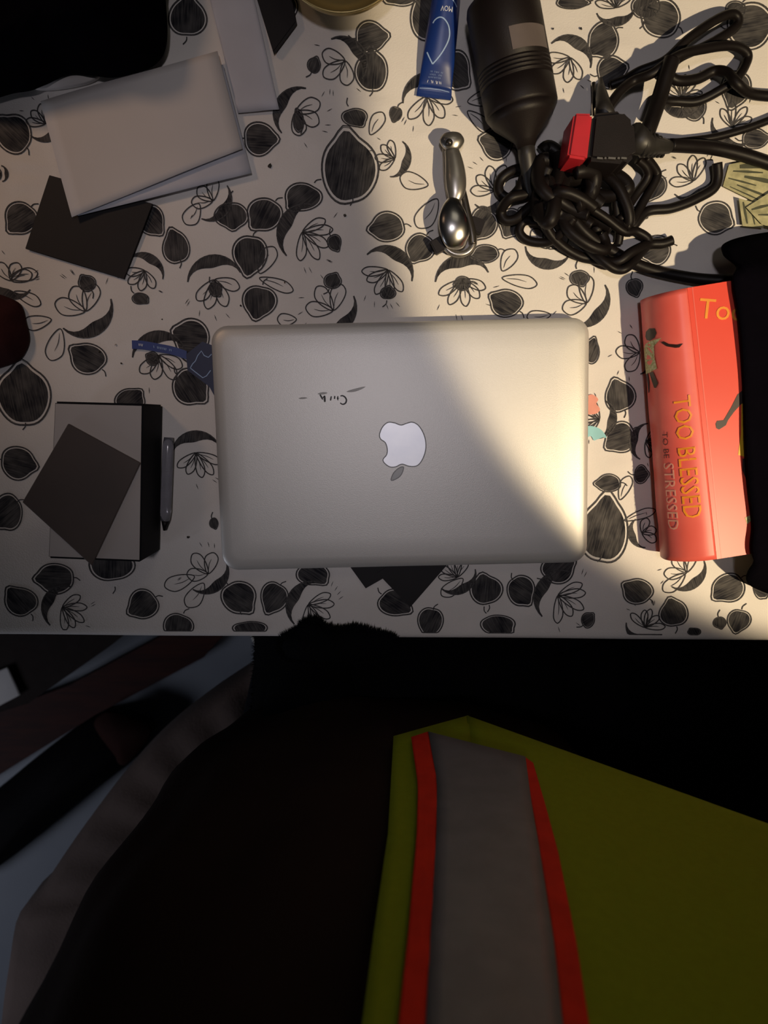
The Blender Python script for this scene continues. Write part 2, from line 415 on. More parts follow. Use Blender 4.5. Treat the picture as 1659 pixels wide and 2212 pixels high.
PODS = [(755,367,58,68),(50,857,58,62),(1305,1150,54,70),(240,1222,50,34)]
BUDS = [(678,140,13,14),(855,245,12,13),(645,262,10,22),(722,523,14,16),(465,625,13,14),(188,612,18,16),(303,645,17,11),(838,633,16,12),(1000,612,16,14),
 (1370,620,17,17),(718,607,18,15),(1252,600,20,15),(462,1130,9,11),(1270,1340,14,17),(1555,1345,14,12),(1500,1365,14,8),(330,775,13,14),(1440,1000,14,18),(1385,1025,14,20)]
HEADS = [(848,340,38,-20),(1392,1150,34,200),(740,135,50,40),(645,245,52,150),(455,430,44,-40),(660,505,60,150),(835,590,56,60),(465,612,58,100),(180,665,62,-60),(310,590,42,60),(1000,612,58,100),
 (1065,405,50,-60),(1228,130,48,60),(925,215,52,110),(1262,650,54,-40),(715,665,54,-50),(345,775,58,100),(425,985,54,100),(445,1235,50,-50),(672,1310,56,150),
 (1212,1290,60,150),(1375,762,46,0),(1480,1232,46,-50),(95,262,40,-60),(1585,270,46,-120),(1495,385,46,-60),(140,1315,52,150),(985,1242,44,-60),(1185,530,48,-100),
 (1395,1350,44,250),(1290,905,42,-10),(25,600,44,-110),(0,375,16,0),(1475,205,44,-100),(1400,955,40,170),(1330,10,40,-80),(960,-60,50,60)]
rl = random.Random(3)
for (x, y, a, b) in LEAVES: leaf(x, y, a, b, None, rl)
for (x, y, a, b) in PODS: leaf(x, y, a, b, math.pi / 2 + rl.uniform(-.2, .2), rl)
for (x, y, a, b) in BUDS: leaf(x, y, a, b, None, rl)
for i, (x, y, r, a) in enumerate(HEADS): sketch(x, y, r, i, a)
# the same print goes on beyond the frame
for gx in range(-900, 2600, 118):
    for gy in range(-900, 1400, 118):
        x, y = gx + rl.uniform(-30, 30), gy + rl.uniform(-30, 30); p = P(x, y)
        if (-60 < x < 1720 and y > -95) or not (TX0 + .03 < p.x < TX1 - .03 and edge_y(p.x) + .03 < p.y < TYB - .03): continue
        if rl.random() < .55: leaf(x, y, rl.uniform(28, 42), rl.uniform(28, 40), None, rl)
        else: sketch(x, y, rl.uniform(38, 50), int(x * 7 + y))
# leaf loops like loosely drawn ribbons
for (x, y, a, l, wd) in [(800,290,60,50,28),(560,590,60,62,34),(560,600,-20,75,24),(1085,600,-10,75,26),(1085,585,60,50,32),(925,400,165,60,34),(945,430,235,70,40),
        (1340,1080,70,55,26),(1350,1125,20,70,20),(420,1245,200,70,34),(440,1260,235,65,36),(110,690,190,60,30),(130,710,250,70,38),(20,600,10,60,26),(30,630,-25,60,24),
        (1010,220,10,70,34),(1010,240,-40,60,26),(1350,470,220,40,24),(1400,470,160,60,22),(640,690,180,40,26),(1000,1250,220,60,30),(1190,680,185,50,24),(430,440,235,50,34),(1480,1240,220,60,30)]:
    c = P(x, y)
    petal(c, R(a), l * MPP, wd * MPP, 2.4, True)
o = obj('printed_hatching', fill, M['pencil'], cloth); o['kind'] = 'stuff'
o = obj('printed_outline', line, M['ink'], cloth); o['kind'] = 'stuff'
# two tinted petals at the laptop's right edge
for pts, mm, nm in [([(1262, 862), (1278, 852), (1292, 862), (1288, 872), (1296, 884), (1286, 894), (1262, 892)], M['pink'], 'pink_petal_print'),
                    ([(1262, 925), (1276, 920), (1298, 928), (1310, 946), (1294, 942), (1284, 952), (1276, 942), (1262, 946)], M['lblue'], 'pale_blue_petal_print')]:
    b2 = bmesh.new(); q = [P(x, y) for x, y in pts]
    for v in q: v.z = zc(v.x, v.y) + .0013
    flat(b2, catmull(q, 4, True)); obj(nm, b2, mm, cloth)

# ------------------------------------------------------------------ laptop
lz = TZ + .0165
c4 = [P(455, 702, lz - .004), P(1270, 688, lz - .004), P(1270, 1212, lz - .004), P(481, 1234, lz - .004)]
LC = sum(c4, Vector()) / 4
lw = ((c4[1] - c4[0]).length + (c4[2] - c4[3]).length) / 2; lh = ((c4[0] - c4[3]).length + (c4[1] - c4[2]).length) / 2
lrot = math.atan2(*((c4[1] - c4[0]) + (c4[2] - c4[3])).yx)
LT = Matrix.Translation((LC.x, LC.y, TZ)) @ Matrix.Rotation(lrot, 4, 'Z')
lap = thing('laptop', (LC.x, LC.y, TZ), 'closed silver aluminium laptop lying in the middle of the printed cloth', 'laptop')
def rrect(w_, h_, r, z, n=7):
    out = []
    for cx, cy, a0 in ((w_ / 2 - r, h_ / 2 - r, 0), (-w_ / 2 + r, h_ / 2 - r, 90), (-w_ / 2 + r, -h_ / 2 + r, 180), (w_ / 2 - r, -h_ / 2 + r, 270)):
        for k in range(n + 1):
            a = R(a0 + 90 * k / n); out.append(LT @ Vector((cx + r * math.cos(a), cy + r * math.sin(a), z)))
    return out
bm = bmesh.new()
loft(bm, [rrect(lw - .030, lh - .030, .009, .0022), rrect(lw - .010, lh - .010, .012, .0040), rrect(lw - .0025, lh - .0025, .013, .0075), rrect(lw, lh, .0135, .0102), rrect(lw - .001, lh - .001, .0135, .0108)])
obj('base', bm, M['alu'], lap, True)
bm = bmesh.new(); loft(bm, [rrect(lw - .003, lh - .003, .0125, .0107), rrect(lw - .003, lh - .003, .0125, .0116)]); obj('lid_seam', bm, M['alu_dark'], lap)
bm = bmesh.new()
loft(bm, [rrect(lw - .0005, lh - .0005, .0135, .0115), rrect(lw, lh, .0135, .0122), rrect(lw - .0006, lh - .0006, .0135, .0135), rrect(lw - .003, lh - .003, .0128, .0147),
          rrect(lw - .009, lh - .009, .0105, .0157), rrect(lw - .020, lh - .020, .008, .0163), rrect(lw - .05, lh - .05, .006, .0165)])
obj('lid', bm, M['alu'], lap, True)
for sx in (-1, 1):
    for sy in (-1, 1):
        bm = bmesh.new(); cpt = LT @ Vector((sx * (lw / 2 - .03), sy * (lh / 2 - .03), 0))
        loft(bm, [[cpt + Vector((.006 * math.cos(t), .006 * math.sin(t), z)) for t in [2 * math.pi * k / 16 for k in range(16)]] for z in (0.0002, .0024)])
        obj('rubber_foot', bm, M['rubber'], lap)
LZ = lz + .00012
def pz(x, y, z=LZ): return P(440 + x / 1.929, 660 + y / 1.929, z)
body = [(822,498),(795,489),(768,487),(746,505),(733,535),(737,556),(757,572),(765,600),(762,622),(748,640),(752,655),(775,672),(800,672),(826,661),(858,670),(890,667),(912,640),(925,600),(924,560),(912,525),(892,497),(868,486),(845,491)]
bm = bmesh.new(); bp = catmull([pz(*q) for q in body], 5, True)
lo = [p.copy() for p in bp]; flat(bm, lo); lg = obj('logo', bm, M['logo'], lap); tag(lg, 'white bitten apple emblem lying upside down')
bm = bmesh.new(); rib(bm, [p + Vector((0, 0, .00008)) for p in bp], 2.2 * MPP * .97, None, True)
lf = catmull([pz(*q) for q in [(833,674),(812,678),(790,700),(781,728),(803,722),(823,705)]], 5, True)
rib(bm, [p + Vector((0, 0, .00008)) for p in lf], 2.0 * MPP * .97, None, True); obj('logo_outline', bm, M['logo_line'], lg)
bm = bmesh.new(); flat(bm, lf); obj('logo_leaf', bm, M['logo_leaf'], lg)
# marker handwriting, as it stands upside down on the lid
def ph(x, y): return P(640 + x / 8.295, 810 + y / 8.295, LZ)
bm = bmesh.new()
for st, w_ in [([(790, 378), (830, 372), (875, 400), (898, 450), (880, 505), (830, 525), (785, 500)], 3.4), ([(750, 378), (738, 415), (750, 455)], 2.6), ([(690, 375), (685, 430)], 3.2),
               ([(628, 380), (612, 460)], 3.2), ([(505, 370), (512, 485)], 4.6), ([(425, 350), (450, 395), (475, 440)], 3.6), ([(735, 420), (768, 415)], 1.8), ([(505, 378), (470, 415)], 2)]:
    rib(bm, catmull([ph(*q) for q in st], 6), w_ * MPP * .97, None, taper=.35)
obj('handwriting', bm, M['marker'], lap)
bm = bmesh.new()
for st, w_ in [([(900, 300), (1060, 270), (1240, 210)], 6), ([(380, 340), (560, 320)], 5), ([(40, 420), (200, 410)], 4)]:
    rib(bm, catmull([ph(*q) for q in st], 6), w_ * MPP, None, taper=.95)
obj('ink_smudge', bm, M['smudge'], lap)

# cards under the laptop's lower edge
o = slab('black_card', [(735, 1195), (830, 1190), (848, 1238), (790, 1271)], TZ + .0018, .0008, M['card'], bev=0); tag(o, 'smaller black card corner sticking out under the laptop\'s lower edge', 'card', 'black cards under the laptop')
o = slab('black_card', [(815, 1238), (880, 1195), (975, 1195), (968, 1218), (886, 1312)], TZ + .0026, .0007, M['card'], bev=0); tag(o, 'larger black card pointing down from under the laptop, right of the smaller one', 'card', 'black cards under the laptop')

# ------------------------------------------------------------------ book
bk_t = TZ + .052
bk = thing('book', P(1540, 900, TZ), 'thick red paperback with faded rounded spine and running figure, right of the laptop', 'book')
A0, A1 = P(1484, 622, bk_t), P(1548, 1208, bk_t)          # hinge line on the top
ax = (A1 - A0).normalized(); nx = Vector((-ax.y, ax.x, 0))  # ax runs down the page, nx to the right (towards +x)
if nx.x < 0: nx = -nx
BL = (A1 - A0).length
def bpnt(s, u, z):
    if u < 0: u *= .74 + .28 * min(max(s / BL, 0), 1)
    return Vector((A0.x, A0.y, 0)) + ax * s + nx * u + Vector((0, 0, z))
prof = [(.150, bk_t - TZ), (.0, bk_t - TZ), (-.010, .0505), (-.021, .044), (-.0285, .034), (-.0305, .024), (-.029, .012), (-.024, .001)]
profs = [Vector((u, z, 0)) for u, z in prof[1:]]; sm = catmull(profs, 4)
def bend(s): return .0015 * math.sin(s / BL * 3.1)
S = [0, .004] + [BL * k / 16 for k in range(1, 16)] + [BL - .004, BL]
def cover_strip(name, pr, m, th=.0012):
    bm = bmesh.new(); rows_o = []; rows_i = []
    for k, s in enumerate(S):
        fr = random.Random(k).uniform(-.0006, .0006) if 2 < k < len(S) - 3 else 0
        ro = []; ri = []
        for j, p in enumerate(pr):
            d = pr[min(j + 1, len(pr) - 1)] - pr[max(j - 1, 0)]; n_ = Vector((-d.y, d.x)).normalized()
            ro.append(bm.verts.new(bpnt(s, p.x + fr * (j / len(pr)), TZ + p.y)))
            ri.append(bm.verts.new(bpnt(s, p.x + n_.x * th, TZ + p.y + n_.y * th)))
        rows_o.append(ro); rows_i.append(ri)
    def sh(rows):
        for a, b in zip(rows, rows[1:]):
            for i in range(len(a) - 1): bm.faces.new((a[i], a[i + 1], b[i + 1], b[i]))
    sh(rows_o); sh(rows_i)
    for r_o, r_i in ((rows_o[0], rows_i[0]), (rows_o[-1], rows_i[-1]), ([r[0] for r in rows_o], [r[0] for r in rows_i]), ([r[-1] for r in rows_o], [r[-1] for r in rows_i])):
        for i in range(len(r_o) - 1): bm.faces.new((r_o[i], r_o[i + 1], r_i[i + 1], r_i[i]))
    bmesh.ops.recalc_face_normals(bm, faces=bm.faces)
    return obj(name, bm, m, bk, True)
spine = cover_strip('spine', [Vector((p.x, p.y)) for p in sm], M['spine'])
bm = bmesh.new(); prism(bm, [bpnt(0, .0002, bk_t), bpnt(0, .150, bk_t), bpnt(BL, .150, bk_t), bpnt(BL, .0002, bk_t)], .0012); cov = obj('front_cover', bm, M['book'], bk)
bm = bmesh.new(); prism(bm, [bpnt(0, -.022, TZ + .0013), bpnt(0, .150, TZ + .0013), bpnt(BL, .150, TZ + .0013), bpnt(BL, -.022, TZ + .0013)], .0012); obj('back_cover', bm, M['book'], bk)
bm = bmesh.new()
ip = [(.146, .0505), (.001, .0503), (-.010, .0485), (-.0195, .0425), (-.0268, .0335), (-.0285, .024), (-.0272, .013), (-.022, .0016), (.146, .0016)]
loft(bm, [[bpnt(s, u, TZ + z) for u, z in ip] for s in (.002, BL - .002)]); bmesh.ops.recalc_face_normals(bm, faces=bm.faces); obj('page_block', bm, M['pages'], bk)
# crease lines
for u in (.004,):
    bm = bmesh.new(); rib(bm, [bpnt(BL * k / 8, u, bk_t + .00015) for k in range(9)], .0008); obj('cover_crease', bm, M['spine'], bk)
# spine decoration: map (s, v) with v the arc length from the hinge
arc = [0]
for a, b in zip(sm, sm[1:]): arc.append(arc[-1] + (b - a).length)
def spn(s, v, off=.00025):
    k = 0
    while k < len(arc) - 2 and arc[k + 1] < v: k += 1
    t = (v - arc[k]) / (arc[k + 1] - arc[k]); p = sm[k].lerp(sm[k + 1], t); d = (sm[k + 1] - sm[k]).normalized(); n_ = Vector((-d.y, d.x))
    n_ = Vector((d.y, -d.x))
    return bpnt(s, p.x + n_.x * off, TZ + p.y + n_.y * off)
def wrap_text(sx, size, s0, vmid, m, name, stretch=1.0):
    """lettering running down the spine, tops towards the cover"""
    cu = bpy.data.curves.new(name, 'FONT'); cu.body = sx; cu.size = size; cu.align_y = 'CENTER'; cu.resolution_u = 2
    t = bpy.data.objects.new('tmp', cu); COL.objects.link(t); bpy.context.view_layer.update()
    me = bpy.data.meshes.new_from_object(t.evaluated_get(bpy.context.evaluated_depsgraph_get()))
    COL.objects.unlink(t); bpy.data.objects.remove(t)
    for v in me.vertices: v.co = spn(s0 + v.co.x * stretch, max(0.0005, vmid - v.co.y), .0007)
    me.materials.clear(); me.materials.append(m); return link(bpy.data.objects.new(name, me), spine)
wrap_text('TOO BLESSED', .0200, .078, .0150, M['gold'], 'title_lettering', .76)
wrap_text('TO BE', .0075, .104, .0315, M['dark_t'], 'small_lettering', 1.0)
wrap_text('STRESSED', .0135, .128, .0305, M['cream_t'], 'subtitle_lettering', .92)
def spoly(pts, m, name):
    bm = bmesh.new(); f = bm.faces.new([bm.verts.new((s, v, 0)) for s, v in pts]); bmesh.ops.triangulate(bm, faces=[f])
    for _ in range(3): bmesh.ops.subdivide_edges(bm, edges=bm.edges[:], cuts=1)
    for v in bm.verts: v.co = spn(v.co.x, v.co.y, .0006)
    return obj(name, bm, m, spine)
def ss(px, py):   # photo pixel -> (s, v) on the spine, by its place between the two spine edges
    s = (py - 622) / 586 * BL; hx = 1484 + (py - 622) * .109; lx = 1394 + (py - 622) * .062
    f_ = (hx - px) / (hx - lx); 
    return (s, max(.0006, min(f_, .99)) ** 1.15 * arc[-1] * .80)
def z4(x, y): return ss(1250 + x / 3.16, 580 + y / 3.16)
spoly([z4(*q) for q in [(515, 360), (545, 343), (578, 352), (588, 385), (578, 415), (550, 428), (520, 415), (508, 390)]], M['skin_fig'], 'figure_head')
spoly([z4(*q) for q in [(500, 445), (550, 430), (615, 425), (575, 470), (580, 550), (595, 625), (540, 645), (470, 650), (478, 560), (468, 480)]], M['dress'], 'figure_dress')
spoly([z4(*q) for q in [(612, 455), (625, 450), (650, 475), (690, 490), (718, 488), (700, 510), (680, 508), (640, 488)]], M['skin_fig'], 'figure_arm')
spoly([z4(*q) for q in [(540, 645), (570, 640), (602, 725), (590, 755), (578, 752), (582, 728)]], M['skin_fig'], 'figure_leg')
spoly([z4(*q) for q in [(490, 650), (520, 648), (532, 710), (530, 780), (518, 785), (512, 720)]], M['skin_fig'], 'figure_leg')
# front cover
def cz(x, y): p = P(1250 + x / 3.16, 580 + y / 3.16, bk_t + .0003); return p
bm = bmesh.new(); flat(bm, [cz(*q) for q in [(1165, 790), (1085, 860), (1040, 950), (1005, 1010), (990, 1035), (945, 1040), (935, 1060), (940, 1090), (958, 1100), (1005, 1070), (1020, 1035), (1060, 980), (1110, 925), (1185, 900), (1195, 790)]])
obj('printed_arm', bm, M['skin_fig'], cov)
bm = bmesh.new(); flat(bm, [cz(*q) for q in [(1112, 922), (1200, 900), (1215, 1310), (1088, 1272), (1108, 1130)]]); obj('printed_dress', bm, M['yellow'], cov)
bm = bmesh.new(); flat(bm, [cz(*q) for q in [(1118, 1296), (1200, 1310), (1205, 1520), (1165, 1500), (1140, 1430), (1118, 1380)]]); obj('printed_leg', bm, M['skin_fig'], cov)
bm = bmesh.new(); flat(bm, [cz(*q) for q in [(1135, 1700), (1170, 1685), (1180, 1720), (1150, 1745)]]); obj('printed_shoe', bm, M['dress'], cov)
text('Too', .0210, cz(818, 278), Euler((0, 0, -R(4))), M['gold'], 'cover_title', cov, .0001)
text('BLESSED', .0235, cz(822, 285) + nx * .045, Euler((0, 0, -R(4))), M['gold'], 'cover_title', cov, .0001)

# black garment lying over the book's right part
def garment(name, outline, hf, m, parent=None, th=.004, n=44):
    """sheet of cloth: outline in world xy, height field hf(x,y); closed by an underside"""
    o = catmull([Vector((a, b, 0)) for a, b in outline], 8, True); c = sum(o, Vector()) / len(o)
    bm = bmesh.new(); R_ = []
    for i in range(18):
        s = 1 - i / 18; R_.append([Vector((c.x + (p.x - c.x) * s, c.y + (p.y - c.y) * s, 0)) for p in o])
    up_ = [[Vector((p.x, p.y, hf(p.x, p.y))) for p in r] for r in R_]
    dn = [[Vector((p.x, p.y, hf(p.x, p.y) - th)) for p in r] for r in R_]
    loft(bm, dn[::-1] + up_); bmesh.ops.recalc_face_normals(bm, faces=bm.faces)
    return obj(name, bm, m, parent, True)
def hg(x, y):
    # over the book it rides on the cover, elsewhere it sinks to the cloth
    q = Vector((x, y, 0)) - Vector((A0.x, A0.y, 0)); s = q.dot(ax); u = q.dot(nx)
    d = max(-s, s - BL, 0); du = max(u - .152, 0); dl = max(-u - .03, 0)
    dd = math.sqrt(d * d + du * du + dl * dl)
    hbk = .052 * (1 - min(max((dd - .006) / .045, 0), 1) ** .8)
    rip = .0012 * (math.sin(x * 60 + y * 25) * math.sin(y * 48 - x * 20) + 1)
    return TZ + max(hbk + .0058, .010) + rip
gz = bk_t
go = [P(1577, 606, gz), P(1590, 700, gz), P(1601, 830, gz), P(1604, 960, gz), P(1611, 1050, gz), P(1620, 1130, gz), P(1622, 1208, gz), P(1640, 1275, TZ + .01)]
go = [(p.x, p.y) for p in go] + [(.45, -.17), (.62, -.12), (.68, .08)] + [(q.x, q.y) for q in (P(2300, 480, TZ + .01), P(1900, 490, TZ + .01), P(1680, 505, TZ + .01), P(1560, 528, TZ + .01), P(1538, 560, TZ + .012), P(1555, 590, TZ + .02))]
g = garment('dark_garment', go, hg, M['black_cloth'])
tag(g, 'black garment spread over the right half of the red book', 'garment')

# ------------------------------------------------------------------ paper, cards, boxes on the left
def sheet(name, px, z0, m, label, cat, group=None, curl=0, th=.0006, crease=None):
    """sheet from four photo corners, gently curled"""
    bm = bmesh.new(); a, b, c, d = [P(x, y, z0) for x, y in px]; n = 14; up_ = []; dn = []
    for j in range(n + 1):
        ru = []; rd = []
        for i in range(n + 1):
            u, v = i / n, j / n; p = (a * (1 - u) + b * u) * (1 - v) + (d * (1 - u) + c * u) * v
            h = curl * (math.sin(u * 2.6 + .3) * (1 - v) * .5 + max(0, v - .75) * 2 * u) + (.0006 * math.sin(u * 7 + v * 3))
            if crease is not None: h += .0018 * math.exp(-((v - crease) / .03) ** 2)
            p.z = z0 + max(h, 0); ru.append(bm.verts.new(p)); rd.append(bm.verts.new(p - Vector((0, 0, th))))
        up_.append(ru); dn.append(rd)
    for R__ in (up_, dn):
        for j in range(n):
            for i in range(n): bm.faces.new((R__[j][i], R__[j][i + 1], R__[j + 1][i + 1], R__[j + 1][i]))
    for A_, B_ in ((up_[0], dn[0]), (up_[-1], dn[-1]), ([r[0] for r in up_], [r[0] for r in dn]), ([r[-1] for r in up_], [r[-1] for r in dn])):
        for i in range(n): bm.faces.new((A_[i], A_[i + 1], B_[i + 1], B_[i]))
    bmesh.ops.recalc_face_normals(bm, faces=bm.faces)
    return tag(obj(name, bm, m, None, True), label, cat, group)
slab_o = slab('black_envelope', [(106, 378), (330, 440), (268, 603), (54, 537)], TZ + .0026, .0012, M['card'])
tag(slab_o, 'black square envelope sticking out below the folded white papers', 'envelope')
sheet('paper_strip', [(446, -30), (543, -30), (603, 236), (514, 244)], TZ + .0030, M['paper2'], 'long white paper strip standing out to the right behind the papers', 'paper', None, 0, crease=.93)
sheet('paper_sheet', [(120, 232), (482, 140), (543, 374), (168, 466)], TZ + .0060, M['paper2'], 'lower white sheet showing as a thin edge beneath the folded paper', 'paper', 'loose white papers', .001)
sheet('folded_paper', [(88, 219), (470, 111), (524, 322), (155, 469)], TZ + .0090, M['paper'], 'topmost folded white paper, front left, below the black garment', 'paper', 'loose white papers', .003)
b_ = slab('black_notebook', [(545, -35), (625, -35), (640, 45), (590, 112)], TZ + .007, .006, M['card']); tag(b_, 'black notebook corner at the top, right of the long paper strip', 'notebook')
o = lump('black_garment', [(-120, -120), (340, -140), (358, 0), (360, 95), (335, 140), (285, 160), (240, 168), (195, 163), (150, 160), (95, 185), (40, 200), (-120, 205)], TZ + .011, .075, M['black_cloth'], None, 3.2, .006, 3)
tag(o, 'bunched black garment in the top left corner, behind the white papers', 'garment')
o = lump('tissue', [(75, 192), (110, 168), (165, 158), (215, 165), (190, 182), (120, 195)], TZ + .001, .008, M['paper'], None, 2, .002, 4); tag(o, 'small crumpled cream tissue below the black garment', 'tissue')
o = lump('maroon_cloth', [(-60, 640), (35, 650), (58, 700), (62, 745), (30, 785), (-60, 790)], TZ + .001, .018, M['maroon'], None, 2.5, .004, 5); tag(o, 'dark maroon cloth bunched at the left edge of the table', 'cloth')

bxh = .052
bx = thing('gift_box', P(235, 1040, TZ), 'black cardboard box with greyish white lid panel, left of the laptop', 'box')
bc = [P(118, 867, TZ + bxh), P(309, 872, TZ + bxh), P(304, 1214, TZ + bxh), P(104, 1206, TZ + bxh)]
bm = bmesh.new(); prism(bm, bc, bxh - .0006); bmesh.ops.bevel(bm, geom=bm.edges[:], offset=.0012, segments=2, affect='EDGES'); obj('box_body', bm, M['box_side'], bx)
cx_ = sum(bc, Vector()) / 4
bm = bmesh.new(); prism(bm, [cx_ + (p - cx_) * .972 + Vector((0, 0, .0005)) for p in bc], .0007); obj('lid_panel', bm, M['box_top'], bx)
# rounded black rim hanging at the box's lower right
o = slab('brown_card', [(147, 915), (303, 1000), (198, 1222), (48, 1085)], TZ + bxh + .0032, .0022, M['wallet']); 
tag(o, 'dark glossy card lying slanted on the black box', 'card')
# clear strip and pen
pen = thing('clear_pen', P(362, 1045, TZ), 'clear plastic pen lying along the right side of the box', 'pen')
bm = bmesh.new(); tube(bm, [P(364, 945, TZ + .0052).lerp(P(357, 1125, TZ + .0052), t / 10) for t in range(11)], .0046, 12, lambda t: .8 if t > .95 or t < .04 else 1); obj('barrel', bm, M['glass'], pen, True)
bm = bmesh.new(); tube(bm, [P(357, 1125, TZ + .0052), P(356, 1135, TZ + .0052), P(355, 1146, TZ + .0052)], .0035, 10, lambda t: 1 - .7 * t); obj('tip', bm, M['plastic'], pen, True)
# lanyard
ln = thing('lanyard', P(345, 750, TZ), 'blue lettered band with navy triangular end, tucked under the laptop\'s left edge', 'lanyard')
bm = bmesh.new()
mid = catmull([P(287, 745), P(310, 746), P(345, 752), P(375, 758), P(405, 768)], 6)
up2 = [Vector((p.x, p.y + .0034, zc(p.x, p.y) + .0026)) for p in mid]; lo2 = [Vector((p.x, p.y - .0034, zc(p.x, p.y) + .0026)) for p in mid]
dn = Vector((0, 0, .0008))
rings = [[a, b, b - dn, a - dn] for a, b in zip(up2, lo2)]; loft(bm, rings); bmesh.ops.recalc_face_normals(bm, faces=bm.faces); obj('band', bm, M['bluetape'], ln)
for x0, x1, y0, y1, h, m_, sd in ((297, 311, 744, 746, 5, M['tube_text'], 1), (332, 372, 749, 757, 5, M['tube_line'], 2)):
    bm = bmesh.new(); rn = random.Random(sd); n = int((x1 - x0) / 2.6)
    for k in range(n):
        if rn.random() < .15: continue
        x = x0 + (x1 - x0) * k / n; y = y0 + (y1 - y0) * k / n; rib(bm, [P(x, y - h / 2, TZ + .0033), P(x + rn.uniform(-1, 1), y + h / 2, TZ + .0033)], 1.1 * MPP)
    obj('band_print', bm, m_, ln)
bm = bmesh.new(); prism(bm, [P(402, 765, TZ + .0030), P(437, 738, TZ + .0030), P(470, 750, TZ + .0030), P(470, 868, TZ + .0030), P(452, 835, TZ + .0030), P(405, 800, TZ + .0030)], .0006); obj('band_end', bm, M['navy'], ln)
bm = bmesh.new(); rib(bm, [P(x, y, TZ + .0033) for x, y in [(411, 795), (416, 786), (422, 780), (427, 768), (435, 758), (441, 768), (450, 772), (457, 765)]], 1.8 * MPP)
rib(bm, [P(x, y, TZ + .0033) for x, y in [(411, 795), (425, 806), (438, 816), (446, 812), (455, 800)]], 1.8 * MPP); obj('band_outline_print', bm, M['tube_line'], ln)

# ------------------------------------------------------------------ brass bowl
bw = thing('brass_bowl', P(745, -70, TZ), 'pale brass bowl cut off by the top edge, between notebook and blue tube', 'bowl')
bc_ = P(742, -72, TZ); rr = 128 * MPP
bm = bmesh.new()
pr = [(.45, .0), (.62, .002), (.82, .010), (.95, .022), (1.0, .032), (.985, .0325), (.93, .024), (.80, .013), (.60, .0055), (.0001, .005)]
loft(bm, [[Vector((bc_.x + rr * s * math.cos(t), bc_.y + rr * s * math.sin(t), TZ + .0005 + z)) for t in [2 * math.pi * k / 64 for k in range(64)]] for s, z in pr]); obj('bowl_body', bm, M['brass'], bw, True)
bm = bmesh.new(); tube(bm, [Vector((bc_.x + rr * .992 * math.cos(t), bc_.y + rr * .992 * math.sin(t), TZ + .0325)) for t in [2 * math.pi * k / 64 for k in range(65)]], .0012, 8); obj('rim', bm, M['brass'], bw, True)

# ------------------------------------------------------------------ blue tube
tb = thing('cream_tube', P(940, 100, TZ), 'blue squeeze tube with pale drop outline lying crimped end down, top centre', 'tube')
p0, p1 = P(937, 211, TZ + .003), P(973, -75, TZ + .012); ta = (p1 - p0); tl = ta.length; ta.normalize(); tn = Vector((ta.y, -ta.x, 0)).normalized()
W = [(0, 35.5, .0009), (.04, 35.5, .0009), (.09, 34, .0014), (.25, 33, .0045), (.5, 31, .0075), (.75, 28, .010), (.95, 25, .0108), (1, 22, .0108)]
def tprof(f_):
    for a, b in zip(W, W[1:]):
        if f_ <= b[0]: t = (f_ - a[0]) / (b[0] - a[0]); return a[1] + (b[1] - a[1]) * t, a[2] + (b[2] - a[2]) * t
    return W[-1][1:]
def tpt(f_, u, off=0):      # u in -1..1 across, top surface
    w_, h_ = tprof(f_); c = Vector((p0.x, p0.y, 0)) + Vector((ta.x, ta.y, 0)) * tl * f_
    return c + tn * w_ * MPP * u + Vector((0, 0, TZ + h_ + .0012 + h_ * math.sqrt(max(0, 1 - u * u)) + off))
rings = []
for k in range(41):
    f_ = k / 40; w_, h_ = tprof(f_); c = Vector((p0.x, p0.y, TZ + h_ + .0012)) + Vector((ta.x, ta.y, 0)) * tl * f_
    rings.append([c + tn * w_ * MPP * math.cos(t) + Vector((0, 0, h_ * math.sin(t))) for t in [2 * math.pi * j / 28 for j in range(28)]])
bm = bmesh.new(); loft(bm, rings[3:]); obj('tube_body', bm, M['tube'], tb, True)
bm = bmesh.new(); loft(bm, rings[:4]); obj('crimped_end', bm, M['tube'], tb)
bm = bmesh.new(); ce = Vector((p1.x, p1.y, TZ + .0125)); tube(bm, [ce + ta * d for d in (0, .004, .022, .024)], .0095, 20); obj('cap', bm, M['tube_text'], tb, True)
def tpx(x, y):              # photo px (zoomed view coordinates) -> surface point
    X, Y = 890 + x / 9.617, y / 9.617; c0 = (937, 211); c1 = (973, -75); d = (c1[0] - c0[0], c1[1] - c0[1]); L2 = d[0] ** 2 + d[1] ** 2
    f_ = ((X - c0[0]) * d[0] + (Y - c0[1]) * d[1]) / L2; px_ = c0[0] + d[0] * f_
    u = (X - px_) / tprof(f_)[0] * .93; return tpt(f_, max(-.97, min(.97, u)), .00025)
def tribbon(pts, w_, name, m=None):
    b = bmesh.new(); q = catmull([Vector((x, y, 0)) for x, y in pts], 6); n = len(q); vs = []
    for i in range(n):
        d = (q[min(i + 1, n - 1)] - q[max(i - 1, 0)]).normalized(); nn = Vector((-d.y, d.x, 0)) * w_ / 2
        vs.append((b.verts.new(tpx(*(q[i] + nn).xy)), b.verts.new(tpx(*(q[i] - nn).xy))))
    for a, c in zip(vs, vs[1:]): b.faces.new((a[0], a[1], c[1], c[0]))
    return obj(name, b, m or M['tube_line'], tb)
tribbon([(305, 1120), (360, 1250), (420, 1370)], 26, 'drop_print'); tribbon([(420, 1370), (520, 1270), (640, 1110), (735, 930), (768, 780), (740, 620), (650, 500), (560, 465), (470, 500), (425, 560)], 26, 'drop_print')
tribbon([(590, 125), (700, 85), (800, 105), (870, 170), (915, 235)], 22, 'ring_print')
tribbon([(150, 1820), (400, 1840), (600, 1865), (780, 1905)], 12, 'crimp_line_print')
